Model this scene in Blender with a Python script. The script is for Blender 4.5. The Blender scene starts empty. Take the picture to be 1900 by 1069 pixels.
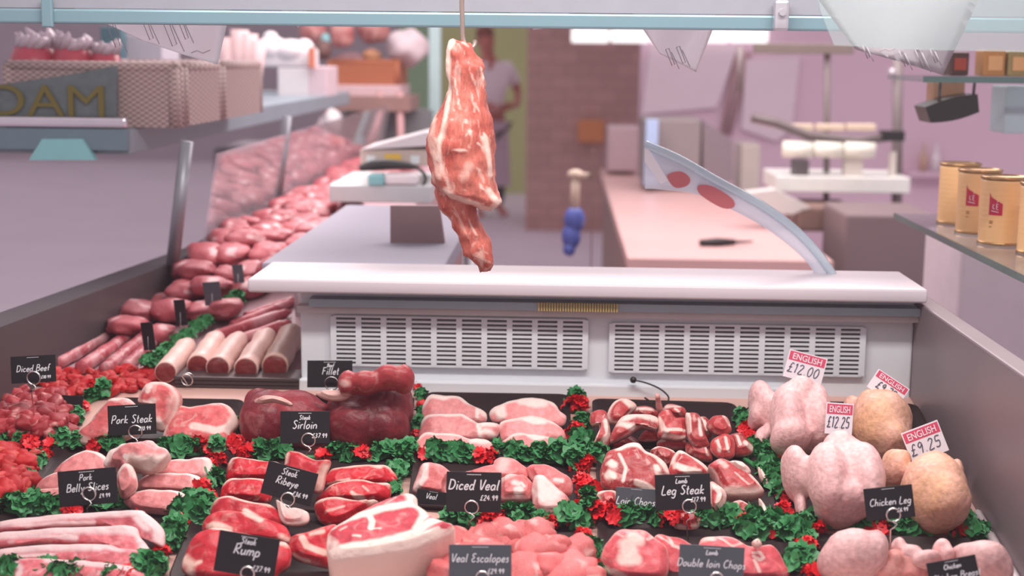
import bpy, bmesh, math, random
import numpy as np
from mathutils import Vector, Matrix, Euler, noise
random.seed(7)
SC = bpy.context.scene
COL = SC.collection
R = math.radians
# ------------------------------------------------------------------ camera
F = 2639.0                       # focal length in pixels of the 1900 px frame
CAMLOC = Vector((0, 0, 1.55))
CAMROT = (Matrix.Rotation(R(2.0), 3, 'Z') @ Matrix.Rotation(R(90 - 9.34), 3, 'X') @ Matrix.Rotation(R(0.6), 3, 'Z'))
cam_data = bpy.data.cameras.new('camera')
cam = bpy.data.objects.new('camera', cam_data)
COL.objects.link(cam)
cam.location = CAMLOC
cam.rotation_euler = CAMROT.to_euler()
cam_data.sensor_width = 36
cam_data.lens = 36 * F / 1900
cam_data.clip_start = 0.02
cam_data.clip_end = 200
cam_data.dof.use_dof = True
cam_data.dof.focus_distance = 1.95
cam_data.dof.aperture_fstop = 3.8
SC.camera = cam
# ------------------------------------------------------------------ light and exposure
SC.view_settings.view_transform = 'Standard'
SC.view_settings.look = 'None'
SC.view_settings.exposure = 0.0
SC.view_settings.gamma = 1.0
world = bpy.data.worlds.new('World')
SC.world = world
world.use_nodes = True
wbg = world.node_tree.nodes['Background']
wbg.inputs[0].default_value = (0.90, 0.79, 0.86, 1)
wbg.inputs[1].default_value = 0.70
def area(name, loc, rot, sx, sy, watts, col):
    l = bpy.data.lights.new(name, 'AREA')
    l.shape = 'RECTANGLE'; l.size = sx; l.size_y = sy; l.energy = watts; l.color = col
    o = bpy.data.objects.new(name, l); COL.objects.link(o)
    o.location = loc; o.rotation_euler = rot
    return o
area('case_lamp', (0.0, 1.47, 2.15), (R(14), 0, 0), 1.5, 0.12, 21.0, (1.0, 0.94, 0.91))
area('left_case_lamp', (-0.6, 3.2, 1.34), (0, R(-10), 0), 0.12, 2.0, 2.0, (1.0, 0.90, 0.90))
area('shop_lamp', (0.3, 4.6, 2.9), (0, 0, 0), 3.0, 2.0, 120, (1.0, 0.90, 0.90))
# ------------------------------------------------------------------ rays and planes
def ray(px, py):
    return (CAMROT @ Vector(((px - 950) / F, -(py - 534.5) / F, -1.0)))
def hit(px, py, o, n):
    d = ray(px, py)
    return CAMLOC + d * ((Vector(o) - CAMLOC).dot(n) / d.dot(n))
def at_y(px, py, y): return hit(px, py, (0, y, 0), Vector((0, 1, 0)))
def at_x(px, py, x): return hit(px, py, (x, 0, 0), Vector((1, 0, 0)))
def at_z(px, py, z): return hit(px, py, (0, 0, z), Vector((0, 0, 1)))
DSL = 0.158
DN = Vector((0, -DSL, 1)).normalized()
def deckz(y): return 0.93 + DSL * (y - 1.62)
def deck(px, py, lift=0.0):
    return hit(px, py, Vector((0, 1.62, 0.93)) + DN * lift, DN)
def zd(p): return -((CAMROT.inverted() @ (Vector(p) - CAMLOC)).z)    # depth along the lens axis
KC = 480 / 1900.0
def cr(ox, oy, k=KC):
    return lambda pts: [(ox + x * k, oy + y * k) for x, y in pts]
cA, cB, cC, cD = cr(0, 640), cr(0, 800), cr(320, 650), cr(320, 800)
cE, cF, cG, cH = cr(740, 700), cr(740, 800), cr(1060, 700), cr(1060, 800)
cI, cJ = cr(1340, 620), cr(1420, 800)
cL = cr(740, 40, 240 / 534.0)
cM = cr(80, 500, 500 / 1900.0)
# ------------------------------------------------------------------ materials
MATS = {}
def sin_(n, k): return n.inputs[k]
def mat(name, col, rough=0.5, metal=0.0, var=0.08, scale=30.0, bump=0.0, spec=0.5, emit=None, stretch=None, coat=0.0, sss=0.0):
    if name in MATS: return MATS[name]
    m = bpy.data.materials.new(name); m.use_nodes = True
    nt = m.node_tree; b = nt.nodes['Principled BSDF']
    tc = nt.nodes.new('ShaderNodeTexCoord')
    nz = nt.nodes.new('ShaderNodeTexNoise'); nz.inputs['Scale'].default_value = scale; nz.inputs['Detail'].default_value = 5
    if stretch:
        mp = nt.nodes.new('ShaderNodeMapping'); mp.inputs['Scale'].default_value = stretch
        nt.links.new(tc.outputs['Object'], mp.inputs[0]); nt.links.new(mp.outputs[0], nz.inputs[0])
    else:
        nt.links.new(tc.outputs['Object'], nz.inputs[0])
    mx = nt.nodes.new('ShaderNodeMix'); mx.data_type = 'RGBA'
    mx.inputs[6].default_value = tuple(min(1, c * (1 + var)) for c in col) + (1,)
    mx.inputs[7].default_value = tuple(c * (1 - var) for c in col) + (1,)
    nt.links.new(nz.outputs[0], mx.inputs[0]); nt.links.new(mx.outputs[2], b.inputs['Base Color'])
    b.inputs['Roughness'].default_value = rough; b.inputs['Metallic'].default_value = metal
    b.inputs['Specular IOR Level'].default_value = spec
    b.inputs['Coat Weight'].default_value = coat
    if sss:
        b.inputs['Subsurface Weight'].default_value = sss
        b.inputs['Subsurface Radius'].default_value = (0.02, 0.008, 0.006)
        b.inputs['Subsurface Scale'].default_value = 0.5
    if bump:
        bp = nt.nodes.new('ShaderNodeBump'); bp.inputs['Strength'].default_value = bump; bp.inputs['Distance'].default_value = 0.002
        nt.links.new(nz.outputs[0], bp.inputs['Height']); nt.links.new(bp.outputs[0], b.inputs['Normal'])
    if emit:
        b.inputs['Emission Color'].default_value = col + (1,); b.inputs['Emission Strength'].default_value = emit
    MATS[name] = m
    return m
def meat(name, a, b_, fat, marb=0.0, mscale=60, rough=0.38, bump=0.25, grain=None):
    """flesh of two tones with fat where the 'fat' attribute says so, plus thin marbling"""
    if name in MATS: return MATS[name]
    m = bpy.data.materials.new(name); m.use_nodes = True
    nt = m.node_tree; b = nt.nodes['Principled BSDF']; L = nt.links.new
    tc = nt.nodes.new('ShaderNodeTexCoord')
    n1 = nt.nodes.new('ShaderNodeTexNoise'); n1.inputs['Scale'].default_value = 22; n1.inputs['Detail'].default_value = 4
    n2 = nt.nodes.new('ShaderNodeTexNoise'); n2.inputs['Scale'].default_value = mscale; n2.inputs['Detail'].default_value = 6; n2.inputs['Distortion'].default_value = 1.2
    n3 = nt.nodes.new('ShaderNodeTexNoise'); n3.inputs['Scale'].default_value = 160; n3.inputs['Detail'].default_value = 3
    if grain:
        mp = nt.nodes.new('ShaderNodeMapping'); mp.inputs['Scale'].default_value = grain; L(tc.outputs['Object'], mp.inputs[0])
    for n in (n1, n2, n3): L(mp.outputs[0] if grain else tc.outputs['Object'], n.inputs[0])
    mx = nt.nodes.new('ShaderNodeMix'); mx.data_type = 'RGBA'
    mx.inputs[6].default_value = a + (1,); mx.inputs[7].default_value = b_ + (1,)
    mr = nt.nodes.new('ShaderNodeMapRange'); mr.inputs[1].default_value = 0.35; mr.inputs[2].default_value = 0.65
    L(n1.outputs[0], mr.inputs[0]); L(mr.outputs[0], mx.inputs[0])
    at = nt.nodes.new('ShaderNodeAttribute'); at.attribute_name = 'fat'
    ms = nt.nodes.new('ShaderNodeMapRange'); ms.inputs[1].default_value = 0.555; ms.inputs[2].default_value = 0.66; ms.inputs[4].default_value = marb
    L(n2.outputs[0], ms.inputs[0])
    # break the edge of the fat with noise
    ad = nt.nodes.new('ShaderNodeMath'); ad.operation = 'MULTIPLY_ADD'; ad.inputs[1].default_value = 0.5; ad.inputs[2].default_value = -0.25
    L(n2.outputs[0], ad.inputs[0])
    s1 = nt.nodes.new('ShaderNodeMath'); s1.operation = 'ADD'; L(at.outputs['Fac'], s1.inputs[0]); L(ad.outputs[0], s1.inputs[1])
    s2 = nt.nodes.new('ShaderNodeMapRange'); s2.inputs[1].default_value = 0.22; s2.inputs[2].default_value = 0.78; L(s1.outputs[0], s2.inputs[0])
    s3 = nt.nodes.new('ShaderNodeMath'); s3.operation = 'MAXIMUM'; L(s2.outputs[0], s3.inputs[0]); L(ms.outputs[0], s3.inputs[1])
    m2 = nt.nodes.new('ShaderNodeMix'); m2.data_type = 'RGBA'; m2.inputs[7].default_value = fat + (1,)
    # every piece a little lighter or darker than the next, and a fine grain
    oi = nt.nodes.new('ShaderNodeObjectInfo'); rv = nt.nodes.new('ShaderNodeMapRange'); rv.inputs[3].default_value = 0.80; rv.inputs[4].default_value = 1.14; L(oi.outputs['Random'], rv.inputs[0])
    gv = nt.nodes.new('ShaderNodeMapRange'); gv.inputs[1].default_value = 0.3; gv.inputs[2].default_value = 0.7; gv.inputs[3].default_value = 0.82; gv.inputs[4].default_value = 1.15; L(n3.outputs[0], gv.inputs[0])
    pm = nt.nodes.new('ShaderNodeMath'); pm.operation = 'MULTIPLY'; L(rv.outputs[0], pm.inputs[0]); L(gv.outputs[0], pm.inputs[1])
    vm = nt.nodes.new('ShaderNodeVectorMath'); vm.operation = 'SCALE'; L(mx.outputs[2], vm.inputs[0]); L(pm.outputs[0], vm.inputs['Scale'])
    L(s3.outputs[0], m2.inputs[0]); L(vm.outputs[0], m2.inputs[6]); L(m2.outputs[2], b.inputs['Base Color'])
    b.inputs['Roughness'].default_value = rough
    b.inputs['Specular IOR Level'].default_value = 0.32
    bp = nt.nodes.new('ShaderNodeBump'); bp.inputs['Strength'].default_value = bump; bp.inputs['Distance'].default_value = 0.003
    L(n3.outputs[0], bp.inputs['Height']); L(bp.outputs[0], b.inputs['Normal'])
    MATS[name] = m
    return m
def glass(name, tint=(1, 1, 1), base=0.04, milk=0.0, milkcol=(0.9, 0.9, 0.95)):
    if name in MATS: return MATS[name]
    m = bpy.data.materials.new(name); m.use_nodes = True
    nt = m.node_tree; nt.nodes.remove(nt.nodes['Principled BSDF']); out = nt.nodes['Material Output']; L = nt.links.new
    tr = nt.nodes.new('ShaderNodeBsdfTransparent'); tr.inputs[0].default_value = tint + (1,)
    gl = nt.nodes.new('ShaderNodeBsdfGlossy'); gl.inputs['Roughness'].default_value = 0.0
    lw = nt.nodes.new('ShaderNodeLayerWeight'); lw.inputs[0].default_value = 0.5
    pw = nt.nodes.new('ShaderNodeMath'); pw.operation = 'POWER'; pw.inputs[1].default_value = 5; L(lw.outputs['Facing'], pw.inputs[0])
    ma = nt.nodes.new('ShaderNodeMath'); ma.operation = 'MULTIPLY_ADD'; ma.inputs[1].default_value = 0.9; ma.inputs[2].default_value = base; L(pw.outputs[0], ma.inputs[0])
    mx = nt.nodes.new('ShaderNodeMixShader'); L(ma.outputs[0], mx.inputs[0])
    if milk:
        df = nt.nodes.new('ShaderNodeBsdfDiffuse'); df.inputs[0].default_value = milkcol + (1,)
        m0 = nt.nodes.new('ShaderNodeMixShader'); m0.inputs[0].default_value = milk
        L(tr.outputs[0], m0.inputs[1]); L(df.outputs[0], m0.inputs[2]); L(m0.outputs[0], mx.inputs[1])
    else:
        L(tr.outputs[0], mx.inputs[1])
    L(gl.outputs[0], mx.inputs[2]); L(mx.outputs[0], out.inputs[0])
    MATS[name] = m
    return m
# ------------------------------------------------------------------ objects
def link(name, me, m=None, parent=None, M=None):
    o = bpy.data.objects.new(name, me); COL.objects.link(o)
    if m is not None:
        for x in (m if isinstance(m, (list, tuple)) else [m]): me.materials.append(x)
    if M is not None: o.matrix_world = M
    if parent is not None:
        o.parent = parent
        if M is not None: o.matrix_parent_inverse = parent.matrix_world.inverted()
    return o
def tag(o, label, cat, group=None, kind=None):
    o['label'] = label; o['category'] = cat
    if group: o['group'] = group
    if kind: o['kind'] = kind
    return o
def thing(name, label, cat, loc=(0, 0, 0), group=None, rot=None):
    o = bpy.data.objects.new(name, None); COL.objects.link(o); o.empty_display_size = 0.03
    M = Matrix.Translation(Vector(loc))
    if rot is not None: M = M @ rot.to_4x4()
    o.matrix_world = M
    tag(o, label, cat, group)
    return o
def meshof(bm, smooth=True):
    bmesh.ops.recalc_face_normals(bm, faces=bm.faces)
    me = bpy.data.meshes.new('m'); bm.to_mesh(me); bm.free()
    if smooth: me.polygons.foreach_set('use_smooth', [True] * len(me.polygons))
    return me
def reloc(bm, parent):
    """vertices were written in world space: bring them into the parent's space"""
    if parent is not None: bmesh.ops.transform(bm, matrix=parent.matrix_world.inverted(), verts=bm.verts)
def part(name, bm, m, parent=None, smooth=True):
    reloc(bm, parent)
    me = meshof(bm, smooth)
    o = bpy.data.objects.new(name, me); COL.objects.link(o)
    for x in (m if isinstance(m, (list, tuple)) else [m]): me.materials.append(x)
    if parent is not None: o.parent = parent
    return o
def setorigin(o, loc):
    loc = Vector(loc); o.data.transform(Matrix.Translation(-loc)); o.location = loc
def solo(name, label, cat, bm, m, group=None, kind=None, smooth=True):
    o = part(name, bm, m, None, smooth)
    v = np.array([v.co[:] for v in o.data.vertices])
    if len(v) and kind != 'structure': setorigin(o, ((v[:, 0].min() + v[:, 0].max()) / 2, (v[:, 1].min() + v[:, 1].max()) / 2, v[:, 2].min()))
    if kind == 'structure': o['kind'] = kind; o['label'] = label
    else: tag(o, label, cat, group, kind)
    return o
def bake(o):
    dg = bpy.context.evaluated_depsgraph_get(); dg.update()
    me = bpy.data.meshes.new_from_object(o.evaluated_get(dg))
    o.modifiers.clear(); o.data = me
    return o
# ------------------------------------------------------------------ shapes into bmesh
def box(bm, c, s, M=None, bev=0.0, mi=0):
    r = bmesh.ops.create_cube(bm, size=1.0)
    vs = r['verts']
    bmesh.ops.scale(bm, vec=s, verts=vs)
    if bev > 0:
        es = list({e for v in vs for e in v.link_edges})
        rr = bmesh.ops.bevel(bm, geom=es, offset=bev, segments=2, affect='EDGES', profile=0.5)
        vs = list({v for f in rr['faces'] for v in f.verts} | {v for v in vs if v.is_valid})
    if M is not None: bmesh.ops.transform(bm, matrix=M, verts=vs)
    bmesh.ops.translate(bm, vec=c, verts=vs)
    for f in {f for v in vs for f in v.link_faces}: f.material_index = mi
    return vs
def boxmm(bm, a, b, bev=0.0, mi=0):
    a = Vector(a); b = Vector(b)
    return box(bm, (a + b) / 2, [abs(x) for x in (b - a)], None, bev, mi)
def tube(bm, pts, rad, seg=8, cap=True, mi=0):
    pts = [Vector(p) for p in pts]
    n = len(pts)
    rads = rad if isinstance(rad, (list, tuple)) else [rad] * n
    rings = []; up = None
    for i, p in enumerate(pts):
        t = (pts[min(i + 1, n - 1)] - pts[max(i - 1, 0)])
        if t.length < 1e-9: t = Vector((0, 0, 1))
        t.normalize()
        if up is None:
            up = Vector((0, 0, 1)) if abs(t.z) < 0.9 else Vector((1, 0, 0))
        a = t.cross(up)
        if a.length < 1e-6: a = t.cross(Vector((0.3, 1, 0.2)))
        a.normalize(); b = a.cross(t).normalized(); up = b
        rings.append([bm.verts.new(p + (a * math.cos(2 * math.pi * k / seg) + b * math.sin(2 * math.pi * k / seg)) * rads[i]) for k in range(seg)])
    for i in range(n - 1):
        for k in range(seg):
            f = bm.faces.new((rings[i][k], rings[i][(k + 1) % seg], rings[i + 1][(k + 1) % seg], rings[i + 1][k])); f.material_index = mi
    if cap:
        bm.faces.new(rings[0][::-1]).material_index = mi; bm.faces.new(rings[-1]).material_index = mi
    return rings
def lathe(bm, prof, c, seg=28, M=None, mi=0):
    rings = []
    c = Vector(c)
    for r, z in prof:
        ring = []
        for k in range(seg):
            a = 2 * math.pi * k / seg
            v = Vector((r * math.cos(a), r * math.sin(a), z))
            if M is not None: v = M @ v
            ring.append(bm.verts.new(c + v))
        rings.append(ring)
    for i in range(len(rings) - 1):
        for k in range(seg):
            bm.faces.new((rings[i][k], rings[i][(k + 1) % seg], rings[i + 1][(k + 1) % seg], rings[i + 1][k])).material_index = mi
    bm.faces.new(rings[0][::-1]).material_index = mi; bm.faces.new(rings[-1]).material_index = mi
def prism(bm, pts, d, mi=0):
    d = Vector(d)
    a = [bm.verts.new(Vector(p)) for p in pts]; b = [bm.verts.new(Vector(p) + d) for p in pts]
    n = len(pts)
    bm.faces.new(a).material_index = mi; bm.faces.new(b[::-1]).material_index = mi
    for i in range(n): bm.faces.new((a[i], a[(i + 1) % n], b[(i + 1) % n], b[i])).material_index = mi
def ellipsoid(bm, c, axes, sub=3):
    """axes: three vectors already scaled to the radii"""
    r = bmesh.ops.create_icosphere(bm, subdivisions=sub, radius=1.0)
    M = Matrix((axes[0], axes[1], axes[2])).transposed().to_4x4(); M.translation = Vector(c)
    bmesh.ops.transform(bm, matrix=M, verts=r['verts'])
    return r['verts']
def catmull(pts, n, closed=False):
    P = np.array([tuple(p) for p in pts], float); m = len(P)
    if m < 3 and not closed:
        t = np.linspace(0, 1, n)[:, None]; return P[0] * (1 - t) + P[-1] * t
    if closed: ext = np.vstack([P[-1], P, P[0], P[1]]); segs = m
    else: ext = np.vstack([2 * P[0] - P[1], P, 2 * P[-1] - P[-2]]); segs = m - 1
    d = np.array([np.linalg.norm(ext[i + 2] - ext[i + 1]) for i in range(segs)]); cum = np.concatenate([[0], np.cumsum(d)])
    ts = np.linspace(0, cum[-1], n, endpoint=not closed)
    out = []
    for t in ts:
        i = min(max(np.searchsorted(cum, t, 'right') - 1, 0), segs - 1)
        u = (t - cum[i]) / max(d[i], 1e-9)
        p0, p1, p2, p3 = ext[i], ext[i + 1], ext[i + 2], ext[i + 3]
        out.append(0.5 * ((2 * p1) + (-p0 + p2) * u + (2 * p0 - 5 * p1 + 4 * p2 - p3) * u * u + (-p0 + 3 * p1 - 3 * p2 + p3) * u ** 3))
    return np.array(out)
def polydist(P, line):
    """distance of points P (n,2) to a polyline"""
    best = np.full(len(P), 1e9)
    L = np.array(line, float)
    if len(L) == 1: return np.linalg.norm(P - L[0], axis=1)
    for a, b in zip(L[:-1], L[1:]):
        ab = b - a; t = np.clip(((P - a) @ ab) / max(ab @ ab, 1e-12), 0, 1)
        best = np.minimum(best, np.linalg.norm(P - (a + t[:, None] * ab), axis=1))
    return best
def setfat(me, f):
    a = me.attributes.new('fat', 'FLOAT', 'POINT'); a.data.foreach_set('value', np.clip(f, 0, 1).astype(np.float32))
SLABS = []
def slab(name, label, cat, out, m, tilt=35, lift=0.012, thick=0.016, dome=0.004, fat=(), rim=None, side=0.3, group=None,
         base=None, bump=0.0025, n=80, rings=15, centre=None, parent=None, pw=4.0, roll=0, smoothcorner=True):
    """one cut of meat: a px outline laid on a plane that stands on the deck at its lowest point"""
    if base is None: base = max(out, key=lambda p: p[1])
    O = deck(base[0], base[1], lift)
    t = R(tilt)
    ev = Vector((0, math.cos(t), math.sin(t))); nn = Vector((0, -math.sin(t), math.cos(t))); ex = Vector((1, 0, 0))
    if roll:
        q = Matrix.Rotation(R(roll), 3, ev); nn = q @ nn; ex = q @ ex
    def uv(p):
        d = hit(p[0], p[1], O, nn) - O
        return (d.dot(ex), d.dot(ev))
    px2m = zd(O) / F
    poly = catmull([uv(p) for p in out], n, True)
    c = np.array(uv(centre)) if centre else poly.mean(0)
    r = min(thick * 0.45, 0.008)
    size = np.mean(np.linalg.norm(poly - c, axis=1))
    ins = r / max(size, 1e-6)
    prof = [(1.0 - 0.2 * ins, -thick + r * 0.3), (1.0, -thick + r), (1.0, -r), (1 - ins * 0.3, -r * 0.35), (1 - ins, 0.0)]
    k0 = len(prof)
    for i in range(1, rings): prof.append(((1 - ins) * (1 - i / rings), None))
    V = []; S = []
    for s, z in prof:
        zz = z if z is not None else dome * (1 - s ** pw)
        for p in poly:
            q = c + (p - c) * s; V.append((q[0], q[1], zz)); S.append(s)
    V.append((c[0], c[1], dome)); S.append(0)
    V = np.array(V); S = np.array(S)
    N = n; top = len(V) - 1
    faces = []
    for i in range(len(prof) - 1):
        for k in range(N):
            faces.append((i * N + k, i * N + (k + 1) % N, (i + 1) * N + (k + 1) % N, (i + 1) * N + k))
    last = (len(prof) - 1) * N
    for k in range(N): faces.append((last + k, last + (k + 1) % N, top))
    faces.append(tuple(range(N - 1, -1, -1)))
    P2 = V[:, :2]
    f = np.zeros(len(V))
    for ln in fat:
        pl = [uv(p) for p in ln[0]]; w = ln[1] * px2m; st = ln[2] if len(ln) > 2 else 1.0
        d = polydist(P2, pl)
        f = np.maximum(f, st * np.clip(1.35 - d / w, 0, 1))
    if rim:
        w, st, mode = rim
        w *= px2m
        dd = polydist(P2, np.vstack([poly, poly[:1]]))
        g = st * np.clip(1.4 - dd / w, 0, 1)
        if mode == 'top': g *= np.clip((P2[:, 1] - c[1]) / size * 2.2 + 0.2, 0, 1)
        if mode == 'bottom': g *= np.clip(-(P2[:, 1] - c[1]) / size * 2.2 + 0.2, 0, 1)
        if mode == 'left': g *= np.clip(-(P2[:, 0] - c[0]) / size * 2.2 + 0.2, 0, 1)
        if mode == 'right': g *= np.clip((P2[:, 0] - c[0]) / size * 2.2 + 0.2, 0, 1)
        f = np.maximum(f, g)
    ns = min(2 * N + N, len(V))
    f[:ns] = np.maximum(f[:ns] * (1 if side is None else 0.6), side if side is not None else 0)
    seed = Vector((O.x * 9.1, O.y * 7.3, O.z * 5.7))
    for i in range(len(V)):
        if i >= N:
            v = Vector(V[i]); 
            h = noise.noise(v * 38 + seed) * bump + noise.noise(v * 95 + seed) * bump * 0.5
            V[i, 2] += h * (1.0 if i >= 2 * N else 0.4)
            if S[i] > 0.6:
                g = noise.noise(Vector((v.x * 60, v.y * 60, 3.0)) + seed) * bump * 0.8
                V[i, :2] += (V[i, :2] - c) / max(size, 1e-6) * g
    me = bpy.data.meshes.new(name); me.from_pydata([tuple(v) for v in V], [], faces)
    me.polygons.foreach_set('use_smooth', [True] * len(me.polygons))
    setfat(me, f)
    M = Matrix((ex, ev, nn)).transposed().to_4x4(); M.translation = O
    o = link(name, me, m, parent, M)
    if parent is None: tag(o, label, cat, group)
    return o
def blob(ells, m, name, label=None, cat=None, group=None, vox=0.0035, tilt=38, parent=None, smooth=6, fatf=None, lift=None, bump=0.0015):
    """soft union of px-placed ellipsoids (px, py, lift, rx_px, ry_px, depth_m, spin)"""
    bm = bmesh.new()
    t = R(tilt)
    for e in ells:
        px, py, lf, rx, ry, dp = e[:6]
        sp = R(e[6]) if len(e) > 6 else 0
        O = deck(px, py, lf); k = zd(O) / F
        ex = Vector((1, 0, 0)); ev = Vector((0, math.cos(t), math.sin(t))); nn = ex.cross(ev)
        fs = abs(ev.dot(CAMROT @ Vector((0, 1, 0))))       # how much the up axis is foreshortened
        a = ex * math.cos(sp) - ev * math.sin(sp); b = ex * math.sin(sp) + ev * math.cos(sp)
        ellipsoid(bm, O, (a * rx * k, b * ry * k / fs, nn * dp))
    c = deck(ells[0][0], ells[0][1], 0)
    bmesh.ops.translate(bm, vec=-c, verts=bm.verts)
    me = meshof(bm)
    o = bpy.data.objects.new(name, me); COL.objects.link(o); o.location = c
    md = o.modifiers.new('r', 'REMESH'); md.mode = 'VOXEL'; md.voxel_size = vox
    s = o.modifiers.new('s', 'SMOOTH'); s.iterations = smooth; s.factor = 0.6
    bake(o)
    me = o.data
    V = np.empty(len(me.vertices) * 3); me.vertices.foreach_get('co', V); V = V.reshape(-1, 3)
    if bump:
        for i in range(len(V)):
            v = Vector(V[i]); V[i] += np.array(me.vertices[i].normal) * (noise.noise(v * 45) * bump + noise.noise(v * 130) * bump * 0.35)
    zmin = V[:, 2]
    me.vertices.foreach_set('co', V.ravel()); me.update()
    me.polygons.foreach_set('use_smooth', [True] * len(me.polygons))
    setfat(me, fatf(V) if fatf else np.zeros(len(V)))
    me.materials.clear(); me.materials.append(m)
    if parent is not None:
        o.parent = parent; o.matrix_parent_inverse = parent.matrix_world.inverted()
    else: tag(o, label, cat, group)
    return o
# ================================================================== SETTING
def pxbox(bm, x0, y0, x1, y1, Y, depth, bev=0.0, mi=0):
    a = at_y(x0, y1, Y); b = at_y(x1, y0, Y)
    x1_ = max(a.x, b.x); x0_ = min(a.x, b.x); z0 = min(a.z, b.z); z1 = max(a.z, b.z)
    return boxmm(bm, (x0_, Y, z0), (x1_, Y + depth, z1), bev, mi)
def brick_mat(name, c1, c2, mortar, sc, bw=0.5, rh=0.25, msize=0.012, rough=0.5):
    if name in MATS: return MATS[name]
    m = bpy.data.materials.new(name); m.use_nodes = True; nt = m.node_tree; b = nt.nodes['Principled BSDF']; L = nt.links.new
    tc = nt.nodes.new('ShaderNodeTexCoord'); mp = nt.nodes.new('ShaderNodeMapping')
    mp.inputs['Rotation'].default_value = (R(90), 0, 0)
    L(tc.outputs['Object'], mp.inputs[0])
    br = nt.nodes.new('ShaderNodeTexBrick'); L(mp.outputs[0], br.inputs[0])
    br.inputs['Color1'].default_value = c1 + (1,); br.inputs['Color2'].default_value = c2 + (1,); br.inputs['Mortar'].default_value = mortar + (1,)
    br.inputs['Scale'].default_value = sc; br.inputs['Mortar Size'].default_value = msize; br.inputs['Brick Width'].default_value = bw; br.inputs['Row Height'].default_value = rh
    L(br.outputs[0], b.inputs['Base Color']); b.inputs['Roughness'].default_value = rough
    bp = nt.nodes.new('ShaderNodeBump'); bp.inputs['Strength'].default_value = 0.4; bp.inputs['Distance'].default_value = 0.01; bp.invert = True
    L(br.outputs[1], bp.inputs['Height']); L(bp.outputs[0], b.inputs['Normal'])
    MATS[name] = m; return m
M_floor = mat('hall_floor', (0.66, 0.56, 0.64), 0.55, var=0.10, scale=1.5)
M_mauve = mat('mauve_plaster', (0.70, 0.50, 0.60), 0.7, var=0.10, scale=1.2)
M_greymauve = mat('grey_mauve_plaster', (0.40, 0.34, 0.38), 0.7, var=0.15, scale=2)
M_lime = mat('lime_paint', (0.52, 0.55, 0.25), 0.6, var=0.12, scale=1.0)
M_tile = brick_mat('brown_tiles', (0.42, 0.235, 0.21), (0.50, 0.285, 0.26), (0.33, 0.19, 0.18), 2.2)
M_white = mat('white_enamel', (0.74, 0.77, 0.80), 0.30, var=0.03, scale=6)
M_offwhite = mat('off_white_steel', (0.74, 0.70, 0.71), 0.35, var=0.05, scale=8)
M_steel = mat('brushed_steel', (0.60, 0.58, 0.62), 0.35, metal=0.6, var=0.08, scale=12, stretch=(1, 30, 1))
M_bluesteel = mat('pale_blue_rail', (0.21, 0.34, 0.385), 0.35, metal=0.2, var=0.08, scale=5)
M_dark = mat('dark_frame', (0.09, 0.075, 0.08), 0.45, var=0.15, scale=20)
M_black = mat('black_plastic', (0.016, 0.013, 0.014), 0.4, var=0.2, scale=30)
M_wire = mat('bright_wire', (0.75, 0.72, 0.70), 0.22, metal=1.0, var=0.04)
M_deck = mat('pinkish_steel_deck', (0.66, 0.40, 0.34), 0.45, var=0.06, scale=10)
M_greypanel = mat('grey_side_panel', (0.24, 0.19, 0.205), 0.4, metal=0.3, var=0.12, scale=3)
M_teal = mat('teal_acrylic', (0.22, 0.48, 0.50), 0.25, var=0.12, scale=10)
M_glass = glass('front_glass', (0.99, 0.99, 0.99), 0.022, 0.0)
M_sideglass = glass('side_glass', (0.96, 0.95, 0.96), 0.03, 0.22, (0.85, 0.76, 0.82))
M_shelfglass = glass('shelf_glass', (0.88, 0.93, 0.92), 0.07, 0.12, (0.75, 0.72, 0.75))
M_edgeglass = mat('green_glass_edge', (0.10, 0.16, 0.15), 0.2, var=0.1)
M_paper = mat('white_paper', (0.86, 0.83, 0.86), 0.6, var=0.02, scale=20)
M_ink = mat('grey_print', (0.42, 0.40, 0.43), 0.6)
M_salmon = mat('salmon_worktop', (0.62, 0.38, 0.36), 0.4, var=0.08, scale=4)

bm = bmesh.new(); boxmm(bm, (-14, -12, -0.1), (12, 24, 0)); solo('floor', 'pale lilac market hall floor', 'floor', bm, M_floor, kind='structure', smooth=False)
bm = bmesh.new(); boxmm(bm, (-14, 20, 0), (12, 20.2, 4.5)); solo('wall_back', 'far wall', 'wall', bm, M_greymauve, kind='structure', smooth=False)
bm = bmesh.new(); a = at_y(775, 400, 16.0); b = at_y(1010, 30, 16.0)
boxmm(bm, (a.x, 16, 0), (b.x, 16.2, 4.2)); solo('wall_passage', 'lime green wall at the end of the passage', 'wall', bm, M_lime, kind='structure', smooth=False)
bm = bmesh.new(); a = at_y(975, 415, 12.6); b = at_y(1192, 60, 12.6)
boxmm(bm, (a.x, 12.6, 0), (b.x, 13.6, 4.2)); solo('wall_centre', 'brown tiled wall', 'wall', bm, M_tile, kind='structure', smooth=False)
bm = bmesh.new(); a = at_y(1186, 300, 9.0)
boxmm(bm, (a.x, 9.0, 0), (7.0, 9.2, 4.2)); solo('wall_right', 'mauve wall behind the wrapping bench', 'wall', bm, M_mauve, kind='structure', smooth=False)

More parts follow.
